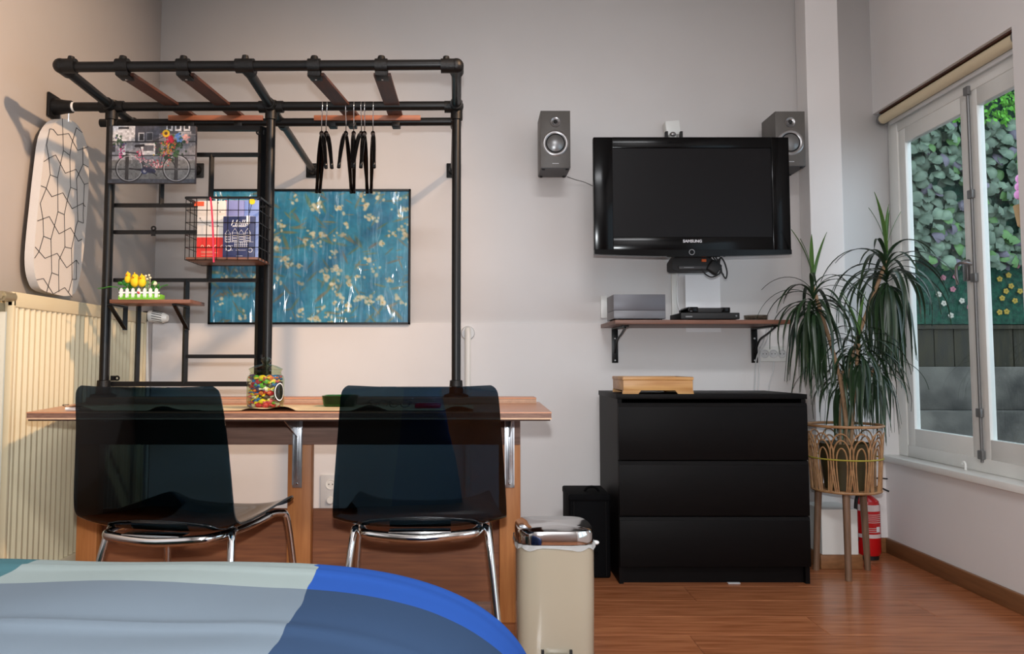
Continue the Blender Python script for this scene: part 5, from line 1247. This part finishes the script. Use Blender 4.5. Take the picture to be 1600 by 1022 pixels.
so = thing('socket_and_dimmer', 'white wall socket above a round dimmer, seen under the desk', 'socket', ((c0.x+c1.x)/2, 3.83, c1.z))
obj('plate', box(c0.x-0.006, c1.x+0.02, 3.826, 3.8375, c1.z, c0.z, bev=0.003, seg=2), M['offw'], so)
x = (c0.x+c1.x)/2+0.012; zA = c0.z-0.045; zB = c1.z+0.042
o_ = obj('outlet', lathe([(0.0,-0.0008),(0.019,-0.0008),(0.021,-0.003),(0.025,-0.003),(0.025,0.0)], (x,3.826,zA), 24, axis='Y'), M['white'], so)
bm = bmesh.new(); add_ball(bm, (x-0.009,3.8252,zA), 0.003,0.002,0.003,8,6); add_ball(bm, (x+0.009,3.8252,zA), 0.003,0.002,0.003,8,6); obj('pin_hole', bm, M['blackflat'], o_)
obj('dimmer_knob', lathe([(0.0,-0.016),(0.015,-0.016),(0.017,-0.002),(0.017,0.0)], (x,3.826,zB), 24, axis='Y'), M['white'], so)
# cables running behind the dresser
for lab, pp in (('left white cable dropping from the wall shelf behind the dresser', [(1199,508),(1194,530),(1182,560),(1180,585),(1179,612)]), ('middle white cable dropping from the wall shelf behind the dresser', [(1202,508),(1199,530),(1189,552),(1186,585),(1185,612)]), ('right white cable dropping from the triple socket behind the dresser', [(1209,565),(1208,580),(1203,598),(1201,612)])):
    single('power_cable', tube(smooth_path([at(a,b,3.815) for a, b in pp],5), 0.0032, 7), M['offw'], lab, 'cable', 'white cables behind the dresser')
# painted gas pipe with flange
c = at(731,520,3.8)
gp = thing('wall_pipe', 'white painted vertical pipe with round flange beside the rack', 'pipe', (c.x, 3.8, 0))
obj('pipe', tube([(c.x,3.795,0.0),(c.x,3.795,c.z+0.0),(c.x,3.80,c.z+0.012),(c.x,3.825,c.z+0.016)], 0.0145, 18), M['paint'], gp)
obj('flange', lathe([(0.0,-0.006),(0.03,-0.006),(0.034,0.0),(0.034,0.007)], (c.x,3.831,c.z), 28, axis='Y'), M['offw'], gp)
# small wall plate left of the shelf
single('wall_plate', box(at(934,0,3.83).x, at(944,0,3.83).x, 3.83, 3.8375, at(940,497,3.83).z, at(940,462,3.83).z, bev=0.002), M['white'], 'narrow white blank plate on the wall left of the hi-fi unit', 'wall plate')

# ------------------------------------------------------------------ plant stand and plant
PY = 3.45; pc = at(1320,700,PY); PR = (1375-1266)/2/(1225/PY); PZ1, PZ0 = at(1320,664,PY).z, at(1320,764,PY).z
ps = thing('plant_stand', 'rattan basket plant stand on wooden legs beside the dresser', 'plant stand', (pc.x, PY, 0))
def ringp(r, z, n=40): return [V(pc.x+math.cos(2*PI*k/n)*r, PY+math.sin(2*PI*k/n)*r, z) for k in range(n+1)]
def taper(z): return PR*(0.90+0.10*(z-PZ0)/(PZ1-PZ0))
obj('top_ring', tube(ringp(PR,PZ1), 0.006, 8), M['cane'], ps); obj('bottom_ring', tube(ringp(taper(PZ0),PZ0), 0.006, 8), M['cane'], ps)
obj('bottom_disc', lathe([(0.0,PZ0-0.004),(taper(PZ0),PZ0-0.004),(taper(PZ0),PZ0+0.002),(0,PZ0+0.002)], (pc.x,PY,0), 32), M['cane'], ps)
zm = PZ0+(PZ1-PZ0)*0.5
obj('twine_band', tube(ringp(taper(zm)+0.004,zm), 0.0035, 6), M['twine'], ps, label='yellow twine band')
NA = 12
for k in range(NA):
    a0 = 2*PI*k/NA
    for w, hgt in ((0.36,0.90),(0.28,0.80),(0.19,0.68)):
        pts = []
        for i in range(17):
            t = i/16*PI; da = -math.cos(t)*w; hh_ = math.sin(t)**0.55*hgt
            z = PZ0+(PZ1-PZ0)*hh_; sq = da*(0.55+0.45*min(1,hh_*1.6)); r_ = taper(z)+0.001*(w*10-2)
            pts.append(V(pc.x+math.cos(a0+sq)*r_, PY+math.sin(a0+sq)*r_, z))
        obj('cane_arch', tube(pts, 0.0032, 6, cap=False), M['cane'], ps)
for ang in (-115, 152, 28):
    a = math.radians(ang); d = V(math.cos(a), math.sin(a), 0); r0, r1 = (PR*0.72, PR*0.84)
    tp_ = V(pc.x,PY,PZ0-0.002)+d*r0; bt_ = V(pc.x,PY,0)+d*r1
    obj('leg', tube([tp_, bt_], [0.0155,0.013], 14), M['legw'], ps)
pt = thing('dracaena', 'tall dracaena with long drooping dark leaves in the rattan stand', 'plant', (pc.x, PY, PZ0+0.004))
pr = 0.105
obj('pot', lathe([(0.0,PZ0+0.004),(pr*0.8,PZ0+0.004),(pr,PZ0+0.19),(pr*1.04,PZ0+0.2),(pr*0.97,PZ0+0.2),(pr*0.93,PZ0+0.18)], (pc.x,PY,0), 32), M['pot'], pt)
obj('soil', lathe([(0.0,PZ0+0.182),(pr*0.93,PZ0+0.18)], (pc.x,PY,0), 24), M['soil'], pt)
def strap(e0, L, m, wd=0.0092, twist=0.0, k=1.0):
    bm = bmesh.new(); n = 12; p = V(0,0,0); pts = [p.copy()]; ang = e0
    for i in range(n):
        t = i/n; ang = e0-(e0+PI/2*0.97)*min(1, (t*k)**0.8); p = p+V(math.cos(ang),0,math.sin(ang))*L/n; pts.append(p.copy())
    prev = None
    for i, q in enumerate(pts):
        t = i/n; w = wd*(0.55+0.45*math.sin(min(1,t*2.2)*PI/2))*(1-t**3)+0.0004
        d = (pts[min(i+1,n)]-pts[max(i-1,0)]).normalized(); nn = V(-d.z,0,d.x)
        r = (bm.verts.new(q+V(0,-w,0)+nn*0.003), bm.verts.new(q), bm.verts.new(q+V(0,w,0)+nn*0.003))
        if prev: bm.faces.new((prev[0],prev[1],r[1],r[0])); bm.faces.new((prev[1],prev[2],r[2],r[1]))
        prev = r
    for f in bm.faces: f.smooth = True
    me = bpy.data.meshes.new('leaf'); bm.to_mesh(me); bm.free(); me.materials.append(m); return me
var_ = {}
for nm, e, L, k in (('up',82,0.26,0.12),('mid',62,0.34,0.75),('arch',45,0.44,0.9),('arch2',30,0.40,1.2),('droop',5,0.42,2.0),('hang',-30,0.38,3.0),('hang2',-50,0.32,4.0)):
    var_[nm] = strap(math.radians(e), L, M['leafy'] if nm == 'up' else M['leaf'], k=k)
extra = []
def head(px, py, Y, counts, scale=1.0, hgt=0.16, more=0):
    c = at(px,py,Y); rg = random.Random(int(px))
    ga = 0
    for nm, n in counts:
        for i in range(n):
            ga += 2.39996
            o = bpy.data.objects.new('leaf', var_[nm]); COL.objects.link(o); o.parent = pt
            lev = {'up':1,'mid':0.85,'arch':0.7,'arch2':0.5,'droop':0.3,'hang':0.12,'hang2':0.0}[nm]
            zz = c.z+hgt*(lev-0.6)+rg.uniform(-0.02,0.02)
            o.location = V(c.x,c.y,zz)-origin(pt); s = scale*rg.uniform(0.82,1.12)
            o.rotation_euler = (rg.uniform(-0.12,0.12), rg.uniform(-0.14,0.14), ga+rg.uniform(-0.3,0.3)); o.scale = (s*(0.62 if lev < 0.4 else 0.85), s, s)
    for i in range(more):
        nm = rg.choice(('arch2','droop','hang','hang2')); lev = {'arch2':0.5,'droop':0.3,'hang':0.12,'hang2':0.0}[nm]; s = scale*rg.uniform(0.8,1.1)
        extra.append((var_[nm], Matrix.Translation((c.x,c.y,c.z+hgt*(lev-0.6)+rg.uniform(-0.03,0.02))) @ Matrix.Rotation(rg.uniform(0,6.28),4,'Z') @ Matrix.Rotation(rg.uniform(-0.15,0.15),4,'Y') @ Matrix.Diagonal((s*(0.62 if lev < 0.4 else 0.85),s,s,1))))
    return c
H = [head(1386,428,3.47,[('up',6),('mid',6),('arch',10),('arch2',14),('droop',18),('hang',16),('hang2',10)],1.0,0.2,34),
     head(1271,470,3.40,[('up',4),('mid',5),('arch',8),('arch2',12),('droop',16),('hang',14),('hang2',8)],0.92,0.16,26),
     head(1342,548,3.38,[('up',4),('mid',5),('arch',8),('arch2',10),('droop',10),('hang',8)],0.8,0.12,30),
     head(1318,590,3.48,[('mid',4),('arch',6),('arch2',8),('droop',8),('hang',4)],0.7,0.1,26),
     head(1372,580,3.52,[('mid',3),('arch',6),('arch2',8),('droop',6)],0.68,0.1,26)]
bm = bmesh.new()
for me_, Mx in extra:
    t = bmesh.new(); t.from_mesh(me_); t.transform(Mx); me = bpy.data.meshes.new('t'); t.to_mesh(me); t.free(); bm.from_mesh(me); bpy.data.meshes.remove(me)
obj('inner_foliage', bm, M['leaf'], pt)['kind'] = 'stuff'
sz_ = PZ0+0.17
for i, c in enumerate(H):
    b = V(pc.x+(-0.03,0.01,0.03,-0.01,0.0)[i]*0.7, PY+(0,-0.02,-0.01,0.02,0.025)[i], sz_); top_ = c+V(0,0,0.06 if i < 2 else 0.03)
    mid = b.lerp(top_,0.45); mid.x = mid.x*0.55+b.x*0.45
    obj('stem', tube(smooth_path([b, mid, top_],6), [0.009]*6+[0.008]*7, 10), M['stem'], pt)

# ------------------------------------------------------------------ fire extinguisher
ex = at(1360,860,3.70); er = (1378-1341)/2/(1225/3.68)
fe = thing('fire_extinguisher', 'red fire extinguisher in the corner behind the plant stand', 'fire extinguisher', (ex.x, 3.72, 0))
ez = at(1360,775,3.72).z
obj('tank', lathe([(0.0,0.02),(er*0.9,0.02),(er,0.035),(er,ez-0.05),(er*0.9,ez-0.02),(er*0.5,ez),(er*0.35,ez+0.005),(er*0.35,ez+0.015),(0.0,ez+0.015)], (ex.x,3.72,0), 32), M['red'], fe)
obj('base_ring', lathe([(er*0.75,0.0),(er*0.8,0.0),(er*0.8,0.022),(er*0.75,0.022),(er*0.75,0.0)], (ex.x,3.72,0), 28), M['blackflat'], fe)
def band(z0, z1, m, nm, a0=200, a1=345, dr=0.0006, lab=None):
    bm = bmesh.new(); prev = None
    for k in range(17):
        a = math.radians(a0+(a1-a0)*k/16); r_ = er+dr; v = (bm.verts.new((ex.x+math.cos(a)*r_,3.72+math.sin(a)*r_,z0)), bm.verts.new((ex.x+math.cos(a)*r_,3.72+math.sin(a)*r_,z1)))
        if prev: bm.faces.new((prev[0],v[0],v[1],prev[1]))
        prev = v
    obj(nm, bm, m, fe, label=lab)
def ezz(py): return at(1360,py,3.66).z
band(ezz(800), ezz(790), M['label'], 'label_band'); band(ezz(842), ezz(836), M['label'], 'label_band')
for py in (805,808,811,814,817,826,829,832): band(ezz(py+0.9), ezz(py), M['label'], 'label_line', 225, 330)
band(ezz(832), ezz(824), M['wtext'], 'pictogram', 285, 305, 0.001); 
bm = bmesh.new(); add_tube(bm, [(ex.x,3.72,ez+0.012),(ex.x,3.72,ez+0.045)], 0.014, 12); obj('valve', bm, M['blackflat'], fe)
hx_ = at(1383,750,3.66)
bm = bmesh.new(); add_tube(bm, smooth_path([(ex.x-0.01,3.72,ez+0.045),(ex.x+0.03,3.69,ez+0.05),(ex.x+0.075,3.66,ez+0.03)],5), 0.008, 8, flat=0.5); obj('carry_handle', bm, M['blackflat'], fe)
bm = bmesh.new(); add_tube(bm, smooth_path([(ex.x-0.01,3.72,ez+0.05),(ex.x+0.025,3.69,ez+0.085),(ex.x+0.07,3.66,ez+0.088)],5), 0.0065, 8, flat=0.5); obj('squeeze_lever', bm, M['blackflat'], fe)
obj('hose', tube(smooth_path([(ex.x-0.01,3.71,ez+0.03),(ex.x-0.06,3.69,ez),(ex.x-0.07,3.69,ez-0.12),(ex.x-0.065,3.69,ez-0.2)],6), 0.008, 8), M['blackflat'], fe)
bpy.context.view_layer.update()
